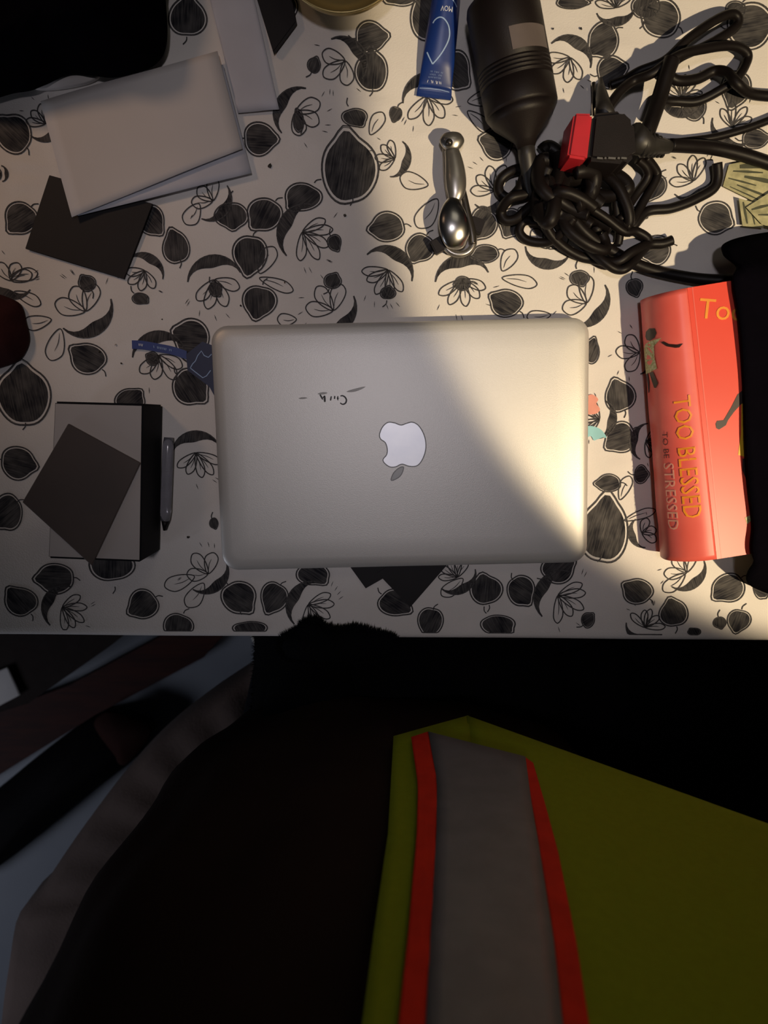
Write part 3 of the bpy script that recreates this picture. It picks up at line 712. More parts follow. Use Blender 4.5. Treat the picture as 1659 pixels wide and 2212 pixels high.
def ttext(s, x, y, size, m, tilt, name, wid=1.0):
    """upside-down lettering wrapped onto the tube; x,y centre in the zoomed view"""
    cu = bpy.data.curves.new(name, 'FONT'); cu.body = s; cu.size = size; cu.align_x = 'CENTER'; cu.align_y = 'CENTER'; cu.resolution_u = 2
    t = bpy.data.objects.new('tmp', cu); COL.objects.link(t); bpy.context.view_layer.update()
    me = bpy.data.meshes.new_from_object(t.evaluated_get(bpy.context.evaluated_depsgraph_get())); COL.objects.unlink(t); bpy.data.objects.remove(t)
    for v in me.vertices:
        X, Y = -v.co.x * wid, v.co.y      # rotated by 180 degrees in the picture
        ca, sa = math.cos(tilt), math.sin(tilt)
        v.co = tpx(x + X * ca - Y * sa, y + X * sa + Y * ca)
    me.materials.clear(); me.materials.append(m); return link(bpy.data.objects.new(name, me), tb)
ttext('MOV', 705, 295, 150, M['tube_text'], .08, 'brand_lettering', .75)
def tmarks(x0, y0, x1, y1, h, wd, seed, m, name):
    """a line of small print too fine to read in the photograph: short upright strokes"""
    rn = random.Random(seed); n = int((x1 - x0) / (wd * 1.9))
    for k in range(0, n):
        if rn.random() < .14: continue
        x = x0 + (x1 - x0) * k / n; y = y0 + (y1 - y0) * k / n; a = rn.uniform(-.3, .3) * h
        yield [(x, y - h / 2 * rn.uniform(.7, 1)), (x + a, y + h / 2 * rn.uniform(.7, 1))]
for args in ((360, 1500, 690, 1545, 34, 14, 1, M['tube_line'], 4), (370, 1560, 640, 1590, 34, 14, 2, M['tube_line'], 4), (345, 1610, 620, 1640, 30, 14, 3, M['tube_line'], 4), (330, 1690, 630, 1735, 62, 16, 4, M['tube_text'], 8)):
    b = bmesh.new()
    for st in tmarks(*args[:7], None, None):
        (xa, ya), (xb, yb) = st; w_ = args[8] * 1.3
        b.faces.new([b.verts.new(tpx(*q)) for q in ((xa - w_ / 2, ya), (xa + w_ / 2, ya), (xb + w_ / 2, yb), (xb - w_ / 2, yb))])
    bmesh.ops.recalc_face_normals(b, faces=b.faces); obj('small_print', b, args[7], tb)

# ------------------------------------------------------------------ chrome opener
op = thing('can_opener', P(985, 420, TZ), 'chrome hand-held opener with round knob and oval polished head, left of the cables', 'opener')
def hq(x, y, z): return P(880 + x / 6.9125, 260 + y / 6.9125, z)
def body_loft(pts, name, m, flat_=.5, seg=20):
    """pts: (x, y, half-width px, z centre); elliptical section"""
    b = bmesh.new(); ctr = catmull([Vector((*hq(x, y, z).xy, z)) for x, y, w_, z in pts], 6); ws = catmull([Vector((w_, 0, 0)) for x, y, w_, z in pts], 6); rings = []
    for i, c in enumerate(ctr):
        d = (ctr[min(i + 1, len(ctr) - 1)] - ctr[max(i - 1, 0)]).normalized(); n_ = Vector((-d.y, d.x, 0)).normalized(); u_ = d.cross(n_)
        w_ = max(ws[i].x, .4) * MPP * .97
        rings.append([c + n_ * w_ * math.cos(t) + u_ * w_ * flat_ * math.sin(t) for t in [2 * math.pi * k / seg for k in range(seg)]])
    loft(b, rings); bmesh.ops.recalc_face_normals(b, faces=b.faces); return obj(name, b, m, op, True)
body_loft([(660, 440, 15, TZ + .012), (695, 620, 19, TZ + .013), (720, 850, 22, TZ + .014), (725, 1050, 20, TZ + .014), (700, 1190, 13, TZ + .014)], 'handle', M['steel2'], .55)
body_loft([(665, 170, 5, TZ + .012), (665, 200, 18, TZ + .012), (665, 300, 26, TZ + .012), (662, 400, 20, TZ + .012), (660, 450, 12, TZ + .012)], 'end_knob', M['steel2'], .5)
body_loft([(690, 1170, 12, TZ + .015), (680, 1290, 22, TZ + .017), (680, 1450, 30, TZ + .018), (700, 1620, 31, TZ + .018), (735, 1780, 28, TZ + .016), (765, 1880, 17, TZ + .014), (775, 1925, 4, TZ + .013)], 'polished_head', M['chrome'], .42, 28)
body_loft([(815, 950, 5, TZ + .010), (850, 1150, 7, TZ + .010), (900, 1400, 8, TZ + .010), (960, 1650, 9, TZ + .010), (985, 1850, 7, TZ + .010)], 'lever', M['steel'], .8)
body_loft([(560, 420, 5, TZ + .006), (570, 600, 5, TZ + .006), (590, 900, 6, TZ + .006), (640, 1200, 6, TZ + .006)], 'lower_handle', M['steel2'], .8)
b = bmesh.new(); tube(b, [hq(770 + 225 * math.cos(t), 1790 + 215 * math.sin(t), TZ + .0075) for t in [R(-35) + R(250) * k / 24 for k in range(25)]], .0026, 10); obj('cutter_rim', b, M['steel2'], op, True)
for (x, y, a) in ((475, 1850, .5), (1035, 1555, -.35)):
    b = bmesh.new(); c = hq(x, y, TZ + .010); s_ = 14.5 * MPP
    prism(b, [c + Vector((s_ * (math.cos(a) * i - math.sin(a) * j), s_ * (math.sin(a) * i + math.cos(a) * j), 0)) for i, j in ((-1, -1), (1, -1), (1, 1), (-1, 1))], .008)
    bmesh.ops.bevel(b, geom=b.edges[:], offset=.0008, segments=2, affect='EDGES'); obj('tab', b, M['plastic'], op)
b = bmesh.new(); tube(b, [hq(625, 330, TZ + .018), hq(625, 330, TZ + .0205)], .0028, 14); obj('rivet', b, M['steel'], op, True)

# ------------------------------------------------------------------ black cylindrical adapter
ur = .0275
ua, ub = P(1081, -8, TZ + ur), P(1127, 243, TZ + ur); ud = (ub - ua).normalized(); un = Vector((-ud.y, ud.x, 0)); 
if un.x < 0: un = -un
ad = thing('cylindrical_adapter', P(1105, 120, TZ), 'black cylindrical power adapter with grey label and cone end, top right of centre', 'adapter')
UL = (ub - ua).length
def lathe(prf, name, m, seg=48, parent=ad, dz=lambda s: 0):
    b = bmesh.new(); rings = []
    for s, r in prf:
        c = ua + ud * s + Vector((0, 0, dz(s)))
        rings.append([c + un * r * math.cos(t) + Vector((0, 0, 1)) * r * math.sin(t) for t in [2 * math.pi * k / seg for k in range(seg)]])
    loft(b, rings); bmesh.ops.recalc_face_normals(b, faces=b.faces); return obj(name, b, m, parent, True)
lathe([(0, .017), (.0015, .022), (.005, .0262), (.009, ur - .0003), (UL * .62, ur - .0003), (UL * .62 + .0006, ur - .0010)], 'housing', M['plastic'])
rp = [(UL * .625, ur - .0012)]
for k in range(4): rp += [(UL * (.63 + k * .035), ur - .0001), (UL * (.65 + k * .035), ur - .0001), (UL * (.653 + k * .035), ur - .0014), (UL * (.662 + k * .035), ur - .0014)]
rp += [(UL * .78, ur - .0002), (UL * .97, ur - .0002), (UL, ur - .001)]
lathe(rp, 'ribbed_collar', M['plastic'])
lathe([(UL, ur - .001), (UL + .006, ur - .005), (UL + .019, .0085), (UL + .024, .0066)], 'cone_end', M['plastic'], dz=lambda s: -(s - UL) * .2 if s > UL else 0)
lathe([(UL + .020, .0068), (UL + .030, .0066), (UL + .055, .0055), (UL + .058, .0045)], 'strain_relief', M['rubber'], 24, dz=lambda s: -(s - UL) * .28)
# label patch
b = bmesh.new(); gr = []
for i in range(11):
    row = []
    for j in range(13):
        s = UL * (.40 + .19 * i / 10); t = R(100 - 66 * j / 12); row.append(b.verts.new(ua + ud * s + un * (ur + .0002) * math.cos(t) + Vector((0, 0, 1)) * (ur + .0002) * math.sin(t)))
    gr.append(row)
for a_, b__ in zip(gr, gr[1:]):
    for j in range(12): b.faces.new((a_[j], a_[j + 1], b__[j + 1], b__[j]))
bmesh.ops.recalc_face_normals(b, faces=b.faces); obj('grey_label', b, M['label_grey'], ad, True)

# ------------------------------------------------------------------ red and black plug
pl = thing('power_plug', P(1300, 320, TZ), 'square black plug block with bright red end face in the middle of the cables', 'plug')
def blk(px, zt, h, m, name, bev=.0015):
    b = bmesh.new(); prism(b, [P(x, y, zt) for x, y in px], h); bmesh.ops.bevel(b, geom=b.edges[:], offset=bev, segments=2, affect='EDGES'); return obj(name, b, m, pl)
pt_ = TZ + .058
blk([(1241, 243), (1281, 244), (1269, 345), (1226, 338)], pt_, .034, M['red_pl'], 'red_end', .0018)
blk([(1281, 243), (1345, 236), (1372, 262), (1377, 335), (1350, 352), (1270, 345)], pt_ - .0006, .033, M['plastic'], 'plug_body', .003)
b = bmesh.new(); tube(b, [Vector((*P(1365, 300, TZ + .04).xy, TZ + .042)), Vector((*P(1400, 312, TZ + .036).xy, TZ + .034)), Vector((*P(1450, 314, TZ + .03).xy, TZ + .026))], .0085, 16, lambda t: 1.3 - .75 * t); obj('strain_relief', b, M['rubber'], pl, True)
for k in range(6):
    b = bmesh.new(); c0 = Vector((*P(1385 + k * 11, 309, TZ + .035).xy, TZ + .0365 - k * .0024)); r_ = .0105 - k * .0007
    tube(b, [c0, c0 + Vector((.0016, 0, 0))], r_, 16); obj('relief_ring', b, M['rubber'], pl, True)
b = bmesh.new()
for k, (a, l) in enumerate([(1290, 12), (1306, 4), (1314, 16), (1334, 5), (1342, 12)]):
    rib(b, [P(a, 341, pt_ + .0002) + Vector((0, 0, 0)), P(a + l, 342, pt_ + .0002)], .0013)
obj('printed_marks', b, M['steel2'], pl)

# ------------------------------------------------------------------ cables
def cab(pts, r, label, name='cable', group='black cables heaped beside the plug', seg=10, n=7):
    """pts: (px, py, height above cloth mm)"""
    b = bmesh.new(); q = catmull([Vector((*P(x, y, TZ + h * .001).xy, TZ + max(h * .001, r + .0012))) for x, y, h in pts], n)
    tube(b, q, r, seg); o = obj(name, b, M['cable'], None, True); return tag(o, label, 'cable', group)
cab([(1140, 322, 14), (1158, 365, 10), (1185, 410, 12), (1225, 455, 16), (1262, 500, 14), (1310, 535, 8), (1390, 577, 6), (1490, 600, 8), (1580, 606, 16), (1700, 606, 22)], .0046,
    'thick black cable from the cylindrical adapter to the right edge, above the red book', 'thick_cable')
cab([(1448, 314, 25), (1490, 316, 20), (1540, 320, 14), (1600, 333, 10), (1660, 352, 8), (1740, 380, 8)], .0052, 'thick glossy black cable leaving the plug straight to the right edge', 'thick_cable')
cab([(1318, 185, 5), (1350, 172, 8), (1381, 154, 14), (1436, 131, 18), (1487, 84, 18), (1541, 46, 14), (1580, 30, 10), (1595, 42, 8), (1584, 63, 8), (1529, 97, 12), (1466, 126, 20), (1434, 165, 22), (1418, 225, 20), (1400, 292, 22)], .0036,
    'black cable forming the highest long narrow loop at the top right')
cab([(1310, 238, 24), (1339, 198, 22), (1368, 175, 20), (1410, 158, 26), (1466, 120, 28), (1529, 104, 20), (1579, 99, 14), (1609, 110, 10), (1614, 131, 8), (1592, 169, 12), (1550, 198, 8), (1504, 219, 5), (1457, 219, 5), (1426, 222, 8), (1410, 262, 12)], .0036,
    'black cable bowing in the wide loop just beneath the highest loop')
cab([(1436, 150, 14), (1460, 173, 12), (1504, 171, 8), (1542, 154, 8), (1571, 158, 14), (1592, 181, 20), (1622, 202, 12), (1670, 208, 8), (1730, 210, 8)], .0040, 'wavy black cable running out at the right edge below the loops')
cab([(1405, 300, 14), (1440, 308, 10), (1490, 304, 6), (1550, 295, 5), (1617, 276, 5), (1680, 252, 5), (1730, 230, 5)], .0030, 'thin black cable rising to the right edge just above the thick glossy one')
cab([(1452, 128, 30), (1440, 160, 30), (1425, 210, 30), (1404, 270, 34), (1392, 300, 34)], .0060, 'short thick black cable length bundled between the loops and the plug', 'thick_cable')
cab([(1190, 395, 18), (1158, 368, 16), (1116, 366, 8), (1083, 386, 5), (1078, 413, 5), (1099, 428, 6), (1122, 408, 10), (1133, 384, 14), (1150, 395, 16), (1141, 417, 12), (1103, 428, 14), (1083, 455, 6), (1091, 476, 5), (1116, 472, 7), (1145, 447, 12), (1175, 440, 18)], .0040,
    'black cable curled into two open rings left of the heap')
cab([(1200, 445, 20), (1171, 476, 12), (1133, 478, 6), (1122, 501, 5), (1141, 520, 5), (1183, 523, 8), (1215, 500, 16), (1240, 470, 22)], .0036, 'black cable making the lowest small ring below the two rings')
cab([(1180, 430, 24), (1171, 455, 20), (1185, 500, 14), (1215, 532, 8), (1250, 553, 5), (1280, 560, 5), (1331, 566, 14), (1365, 544, 14), (1400, 528, 6), (1430, 526, 5), (1452, 519, 5)], .0040, 'black cable sweeping along the bottom of the heap, loose end to the right')
cab([(1250, 520, 5), (1297, 560, 16), (1331, 582, 16), (1356, 577, 16), (1385, 545, 8), (1402, 520, 6), (1375, 500, 8), (1348, 500, 12), (1310, 472, 16), (1272, 447, 20)], .0036, 'black cable loop dipping lowest under the thick cable')
cab([(1352, 505, 5), (1369, 487, 7), (1398, 457, 5), (1445, 451, 5), (1480, 440, 5), (1508, 427, 5), (1540, 408, 5), (1550, 385, 6), (1549, 352, 9)], .0040, 'black cable with a sharp bend pointing up, right of the heap')
cab([(1339, 476, 14), (1355, 448, 8), (1373, 421, 5), (1398, 385, 6), (1396, 362, 10), (1378, 345, 14)], .0036, 'inner strand of the narrow V-shaped cable loop below the plug')
cab([(1352, 490, 16), (1365, 478, 10), (1392, 432, 6), (1415, 392, 5), (1418, 371, 6), (1395, 340, 14)], .0036, 'outer strand of the narrow V-shaped cable loop below the plug')
cab([(1335, 527, 5), (1338, 500, 8), (1331, 442, 12), (1336, 405, 12), (1342, 380, 14)], .0036, 'straight black cable hanging down from under the plug body')
rc = random.Random(11)
where = ['on top of the knot, toward the red end face', 'in the upper left of the dark knot', 'in the lower right of the dark knot', 'across the middle of the dark knot', 'at the bottom of the dark knot',
    'under the adapter\'s strain relief', 'directly beneath the plug body', 'at the knot\'s left rim', 'at the knot\'s right rim', 'deep in the centre of the knot', 'low down between knot and thick cable', 'standing highest in the knot', 'flattened along the knot\'s upper edge']
spots = [(1205, 372), (1185, 402), (1290, 455), (1242, 425), (1238, 478), (1190, 385), (1300, 395), (1182, 438), (1318, 430), (1245, 440), (1262, 500), (1250, 405), (1222, 372)]
for k in range(13):
    cx0, cy0 = spots[k]; ra, rb = rc.uniform(38, 66), rc.uniform(14, 30); th = [.9, 1.9, .7, 2.3, .3, 1.2, .2, 1.6, 1.1, .5, .6, 2.0, .1][k]; z0 = 5 + (k * 7 % 13) * 2.3
    pts = []; span = rc.uniform(3.4, 5.9); a_0 = rc.uniform(0, 6.28)
    for i in range(9):
        a = i / 8 * span + a_0; x = ra * math.cos(a) * (1 + .15 * math.sin(2.3 * a + k)); y = rb * math.sin(a)
        pts.append((cx0 + x * math.cos(th) - y * math.sin(th), cy0 + x * math.sin(th) + y * math.cos(th), z0 + 5 * math.sin(a * 1.3 + k)))
    cab(pts, rc.choice((.0045, .0052, .0058)), 'black cable coil ' + where[k], 'cable_coil', 'cable coils of the dark knot')
# dark tapered connector
b = bmesh.new(); tube(b, [P(1309, 258, TZ + .03), P(1303, 225, TZ + .025), P(1299, 195, TZ + .02), P(1297, 170, TZ + .012)], .0078, 14, lambda t: 1 - .82 * t)
o = obj('connector', b, M['rubber'], None, True); tag(o, 'pointed black connector standing up behind the red and black plug', 'connector')
# cable tie glint / twist
b = bmesh.new(); tube(b, [P(1284, 250, TZ + .004), P(1283, 215, TZ + .004), P(1282, 178, TZ + .004)], .0016, 8); o = obj('wire_tie', b, M['steel'], None, True); tag(o, 'thin dark wire tie just left of the pointed connector', 'tie')

# ------------------------------------------------------------------ banknotes
def note(px, z, label, lines):
    b = bmesh.new(); prism(b, [P(x, y, z) for x, y in px], .0005); o = obj('banknote', b, M['bill']); tag(o, label, 'banknote', 'crumpled banknotes at the right edge')
    c = [P(x, y, z + .0003) for x, y in px]; b = bmesh.new()
    for (u0, v0, u1, v1, w_) in lines:
        f_ = lambda u, v: (c[0] * (1 - u) + c[1] * u) * (1 - v) + (c[3] * (1 - u) + c[2] * u) * v
        rib(b, [f_(u0, v0), f_((u0 + u1) / 2, (v0 + v1) / 2), f_(u1, v1)], w_ * MPP, taper=.5)
    obj('banknote_print', b, M['bill_ink'], o); return o
L1 = [(.2, .15, .9, .15, 14), (.1, .3, .6, .32, 5), (.3, .45, .95, .5, 9), (.05, .6, .5, .62, 4), (.2, .75, .9, .8, 5), (.1, .9, .7, .92, 3)]
note([(1575, 355), (1700, 330), (1700, 470), (1562, 402)], TZ + .004, 'widest green banknote with a dark printed portrait, right edge', L1)
note([(1596, 428), (1640, 440), (1650, 492), (1604, 488)], TZ + .0055, 'small folded pale green banknote end below the widest one', [(.2, .1, .25, .9, 5), (.55, .1, .6, .9, 4), (.8, .3, .85, .8, 3)])
note([(1612, 448), (1668, 412), (1690, 500), (1645, 484)], TZ + .0075, 'slanting banknote lying on top at the very right edge', [(.1, .2, .8, .3, 6), (.2, .5, .9, .6, 4)])

# crumbs
rc = random.Random(5)
for (x, y, s) in [(745, 465, 3.2), (407, 1160, 4), (583, 358, 5), (520, 660, 2.5), (262, 785, 2.5), (350, 690, 2), (215, 760, 2.5), (1195, 62, 2.5), (1255, 62, 3), (615, 610, 2), (250, 745, 2.4)]:
    b = bmesh.new(); bmesh.ops.create_icosphere(b, subdivisions=1, radius=s * MPP)
    for v in b.verts: v.co *= rc.uniform(.6, 1.2); v.co.z = v.co.z * .5
    bmesh.ops.translate(b, verts=b.verts, vec=P(x, y, TZ + s * MPP * .35)); o = obj('crumb', b, M['steel']); tag(o, {745: 'dark crumb on the cloth between the papers and the opener', 407: 'dark crumb between the gift box and the laptop', 583: 'dark crumb just right of the folded papers', 520: 'tiny crumb above the laptop\'s upper left corner',
        262: 'tiny crumb on the cloth left of the blue band', 350: 'tiny crumb above the blue band', 215: 'tiny crumb far left of the blue band', 1195: 'left one of two tiny crumbs beside the cylindrical adapter', 1255: 'right one of two tiny crumbs beside the cylindrical adapter',
        615: 'tiny crumb between blue band and opener above the laptop', 250: 'uppermost tiny crumb left of the blue band'}[x], 'crumb', 'crumbs on the cloth')

# ------------------------------------------------------------------ things on the floor, left below the table
o = slab('wooden_plank', [(430, 1330), (520, 1330), (440, 1420), (205, 1545), (-60, 1710), (-60, 1560), (150, 1480), (300, 1400)], .03, .029, M['wood']); tag(o, 'dark reddish wooden board lying slanted on the floor, lower left', 'board')
o = slab('cardboard_box', [(-200, 1330), (320, 1330), (235, 1398), (60, 1520), (-200, 1600)], .12, .118, M['cardb']); tag(o, 'dark flat cardboard box on the floor under the table edge, far left', 'box')
sheet('paper_scrap', [(-50, 1470), (18, 1440), (46, 1500), (-50, 1550)], .128, M['paper'], 'white paper scrap on the cardboard box at the left edge', 'paper', None, .004)
sh = thing('shoe', P(180, 1660, .0), 'black shoe with brownish rounded toe on the floor, lower left', 'shoe')
so = [(328, 1585), (322, 1562), (275, 1542), (232, 1536), (180, 1562), (90, 1628), (20, 1685), (-80, 1770), (-120, 1850), (-60, 1900), (20, 1850), (110, 1780), (200, 1705), (290, 1635)]
lump('shoe_upper', so, .02, .07, M['shoe'], sh, 2.4, .002, 8, edge=.02)
b = bmesh.new(); prism(b, catmull([P(x, y, .02) for x, y in so], 5, True), .0195); obj('sole', b, M['rubber'], sh)
lump('toe_cap', [(328, 1585), (322, 1562), (275, 1542), (232, 1536), (205, 1560), (225, 1600), (262, 1650), (295, 1630)], .06, .022, M['shoe_toe'], sh, 2.2, .001, 9)
b = bmesh.new(); tube(b, catmull([P(536, 1340, .02), P(545, 1375, .02), P(556, 1400, .02), P(566, 1425, .02), P(560, 1470, .02)], 5), .0025, 8); o = obj('white_cable', b, M['whitecable'], None, True); tag(o, 'thin white cable on the floor beside the black fleece', 'cable')

# armchair the person sits on
ch = thing('armchair', (0, -.55, 0), 'brown-grey upholstered chair under the seated person, edge showing lower left', 'chair')
edge_px = [(600, 1400), (540, 1452), (440, 1520), (340, 1600), (255, 1690), (170, 1800), (90, 1920), (20, 2040)]
ol = [P(x, y, .44) for x, y in edge_px]; ol = [(p.x, p.y) for p in ol] + [(-.50, -.95), (-.2, -1.0), (.2, -1.0), (.42, -.95), (.46, -.7), (.46, -.35), (.35, -.26), (.1, -.255)]
ctr = Vector((sum(a for a, b in ol) / len(ol), sum(b for a, b in ol) / len(ol), 0))
def seat_ring(s, z):
    q = catmull([Vector((a, b, 0)) for a, b in ol], 6, True); return [Vector((ctr.x + (p.x - ctr.x) * s, ctr.y + (p.y - ctr.y) * s, z + (.006 * math.sin(p.x * 70) * math.sin(p.y * 60) if s < .97 else 0))) for p in q]
b = bmesh.new(); loft(b, [seat_ring(.97, .36), seat_ring(1, .38), seat_ring(1, .43), seat_ring(.985, .445), seat_ring(.95, .455), seat_ring(.85, .462), seat_ring(.6, .462), seat_ring(.3, .46), seat_ring(.05, .46)])
bmesh.ops.recalc_face_normals(b, faces=b.faces); obj('seat_cushion', b, M['seat'], ch, True)
b = bmesh.new(); prism(b, [(-.42, -1.0, 1.0), (.42, -1.0, 1.0), (.42, -1.12, 1.0), (-.42, -1.12, 1.0)], .64); bmesh.ops.bevel(b, geom=b.edges[:], offset=.03, segments=3, affect='EDGES'); obj('backrest', b, M['seat'], ch, True)
for x, y in ((-.36, -.55), (.38, -.36), (-.42, -.93), (.38, -.93)):
    b = bmesh.new(); tube(b, [Vector((x, y, .365)), Vector((x, y, .0005))], .022, 12, lambda t: 1 - .3 * t); obj('chair_leg', b, M['table'], ch, True)

# ------------------------------------------------------------------ seated person
pe = thing('person', (0, -.45, 0), 'seated person in black fleece and open yellow reflective vest, leaning to the table edge', 'person')
def skin_mesh(name, verts, edges, m, root=0, sub=2):
    me = bpy.data.meshes.new(name); me.from_pydata([v[:3] for v in verts], edges, []); o = bpy.data.objects.new(name, me); COL.objects.link(o)
    md = o.modifiers.new('skin', 'SKIN'); md.use_smooth_shade = True; lay = me.skin_vertices[0].data if me.skin_vertices else None
    if lay is None:
        bmx = bmesh.new(); bmx.from_mesh(me); bmx.verts.layers.skin.verify(); bmx.to_mesh(me); bmx.free(); lay = me.skin_vertices[0].data
    for i, v in enumerate(verts):
        r = v[3]; lay[i].radius = r if isinstance(r, tuple) else (r, r); lay[i].use_root = (i == root)
    s = o.modifiers.new('sub', 'SUBSURF'); s.levels = sub; s.render_levels = sub
    bpy.context.view_layer.update()
    m2 = bpy.data.meshes.new_from_object(o.evaluated_get(bpy.context.evaluated_depsgraph_get())); bpy.data.objects.remove(o)
    m2.materials.clear(); m2.materials.append(m)
    for p in m2.polygons: p.use_smooth = True
    return link(bpy.data.objects.new(name, m2), pe)
V = [(0, -.60, .59, .115), (0, -.55, .72, .12), (0, -.47, .92, .125), (0, -.43, 1.08, .12), (0, -.44, 1.20, .055), (0, -.44, 1.26, .05),
     # head: neck top, cranium
     (0, -.42, 1.33, (.068, .075)), (0, -.425, 1.40, (.075, .088)), (0, -.43, 1.46, (.05, .06)),
     # left arm (image left)
     (-.17, -.46, 1.12, .055), (-.25, -.52, .97, .045), (-.245, -.56, .84, .038), (-.11, -.39, .70, .033), (-.07, -.25, .655, .024), (-.045, -.19, .645, (.036, .016)),
     # right arm
     (.17, -.46, 1.12, .055), (.25, -.50, .97, .045), (.28, -.50, .84, .038), (.24, -.38, .70, .033), (.20, -.25, .655, .024), (.185, -.19, .645, (.036, .016)),
     # legs
     (-.10, -.56, .55, .095), (-.07, -.34, .545, .075), (-.03, -.12, .52, .058), (-.03, -.10, .28, .048), (-.03, -.12, .08, .034), (-.03, -.02, .045, .03),
     (.10, -.56, .55, .095), (.14, -.34, .54, .075), (.16, -.12, .51, .058), (.16, -.10, .28, .048), (.16, -.12, .08, .034), (.16, -.02, .045, .03)]
Ed = [(0, 1), (1, 2), (2, 3), (3, 4), (4, 5), (5, 6), (6, 7), (7, 8), (3, 9), (9, 10), (10, 11), (11, 12), (12, 13), (13, 14), (3, 15), (15, 16), (16, 17), (17, 18), (18, 19), (19, 20),
      (0, 21), (21, 22), (22, 23), (23, 24), (24, 25), (25, 26), (0, 27), (27, 28), (28, 29), (29, 30), (30, 31), (31, 32)]
# fingers rooted in the palms
for base, sx, px0 in ((14, -1, -.045), (20, 1, .185)):
    for k, (dx, l) in enumerate(((-.027, .050), (-.009, .062), (.009, .066), (.027, .056))):
        i0 = len(V); bx0 = px0 + dx * .9
        V += [(bx0, -.175, .645, .0095), (bx0 + dx * .2, -.175 + l * .5, .648, .0085), (bx0 + dx * .3, -.175 + l * .85, .635, .0075)]
        Ed += [(base, i0), (i0, i0 + 1), (i0 + 1, i0 + 2)]
    i0 = len(V); tsd = 1 if sx < 0 else -1
    V += [(px0 + tsd * .036, -.195, .642, .0105), (px0 + tsd * .055, -.165, .635, .009), (px0 + tsd * .052, -.145, .630, .008)]
    Ed += [(base, i0), (i0, i0 + 1), (i0 + 1, i0 + 2)]
body_o = skin_mesh('body', V, Ed, M['skin'], 0, 2)
# face pieces, out of the frame above the camera line
def ico(name, c, r, m, sc=(1, 1, 1), sub=2, parent=pe):
    b = bmesh.new(); bmesh.ops.create_icosphere(b, subdivisions=sub, radius=r)
    for v in b.verts: v.co = Vector((v.co.x * sc[0], v.co.y * sc[1], v.co.z * sc[2])) + Vector(c)
    return obj(name, b, m, parent, True)
ico('hair', (0, -.445, 1.425), .092, M['hair'], (.92, 1.0, 1.0), 3)
for s in (-1, 1):
    ico('eye', (s * .032, -.345, 1.385), .012, M['eye_w']); ico('pupil', (s * .032, -.3355, 1.383), .0055, M['hair']); ico('ear', (s * .076, -.43, 1.375), .026, M['skin'], (.35, .7, 1.1))
ico('nose', (0, -.335, 1.355), .014, M['skin'], (.8, 1.1, 1.5)); ico('mouth', (0, -.347, 1.318), .02, M['lip'], (1.1, .45, .35))

# jacket: lofted torso shell
def torso_ring(z, grow=0.0, n=64, a0=0, a1=2 * math.pi, closed=True):
    # front surface near y=-.235 at the belly
    K = [(.60, .215, .150, -.43), (.70, .215, .150, -.405), (.80, .215, .150, -.392), (.90, .212, .145, -.385), (1.00, .208, .138, -.380), (1.08, .20, .128, -.385), (1.14, .185, .11, -.40), (1.19, .13, .085, -.425), (1.23, .075, .068, -.44)]
    for p, q in zip(K, K[1:]):
        if z <= q[0]:
            t = max(0, (z - p[0]) / (q[0] - p[0])); rx, ry, cy = [p[i] + (q[i] - p[i]) * t for i in (1, 2, 3)]; break
    else: rx, ry, cy = K[-1][1:]
    rx += grow; ry += grow; out = []
    m_ = n if closed else n + 1
    for i in range(m_):
        t = a0 + (a1 - a0) * i / n; c_, s_ = math.cos(t), math.sin(t); e = .85
        w_ = .0025 * math.sin(7 * t + z * 30) + .002 * math.sin(13 * t - z * 22)
        out.append(Vector(((rx + w_) * math.copysign(abs(c_) ** e, c_), cy + (ry + w_) * math.copysign(abs(s_) ** e, s_), z)))
    return out
zs = [.60 + (1.23 - .60) * k / 30 for k in range(31)]
b = bmesh.new(); loft(b, [torso_ring(z) for z in zs], True, False); bmesh.ops.recalc_face_normals(b, faces=b.faces); obj('fleece_jacket', b, M['coat'], pe, True)
# sleeves
for s, pts in ((-1, [(-.16, -.45, 1.13), (-.235, -.49, 1.02), (-.265, -.54, .90), (-.245, -.57, .82), (-.10, -.39, .712), (-.065, -.265, .672), (-.055, -.215, .66)]), (1, [(.16, -.45, 1.13), (.235, -.48, 1.02), (.275, -.50, .90), (.28, -.49, .83), (.245, -.39, .715), (.205, -.265, .672), (.19, -.215, .66)])):
    b = bmesh.new(); tube(b, catmull([Vector(p) for p in pts], 6), .07, 24, lambda t: 1 - .42 * t + .03 * math.sin(t * 40)); obj('sleeve', b, M['fleece'], pe, True)
# black fleece bunched over the lap up to and slightly over the table edge
fl_out = [(548, 1400), (545, 1500), (540, 1600), (560, 1690), (640, 1790), (760, 1880), (900, 1900), (1100, 1860), (1400, 1900), (1750, 1900), (1900, 1600), (1750, 1330), (1400, 1300), (1000, 1300), (640, 1300), (552, 1330)]
lump('fleece_lap', fl_out, .635, .055, M['fleece'], pe, 5, .006, 12, rings=16, zpx=.66, freq=.6, edge=.02)
fb = [(608, 1380), (635, 1362), (662, 1342), (682, 1336), (700, 1350), (730, 1356), (770, 1352), (810, 1362), (850, 1376), (850, 1410), (780, 1425), (700, 1425), (620, 1415)]
lump('fleece_fold', fb, TZ + .002, .020, M['fleece'], pe, 3, .002, 13, edge=.006)
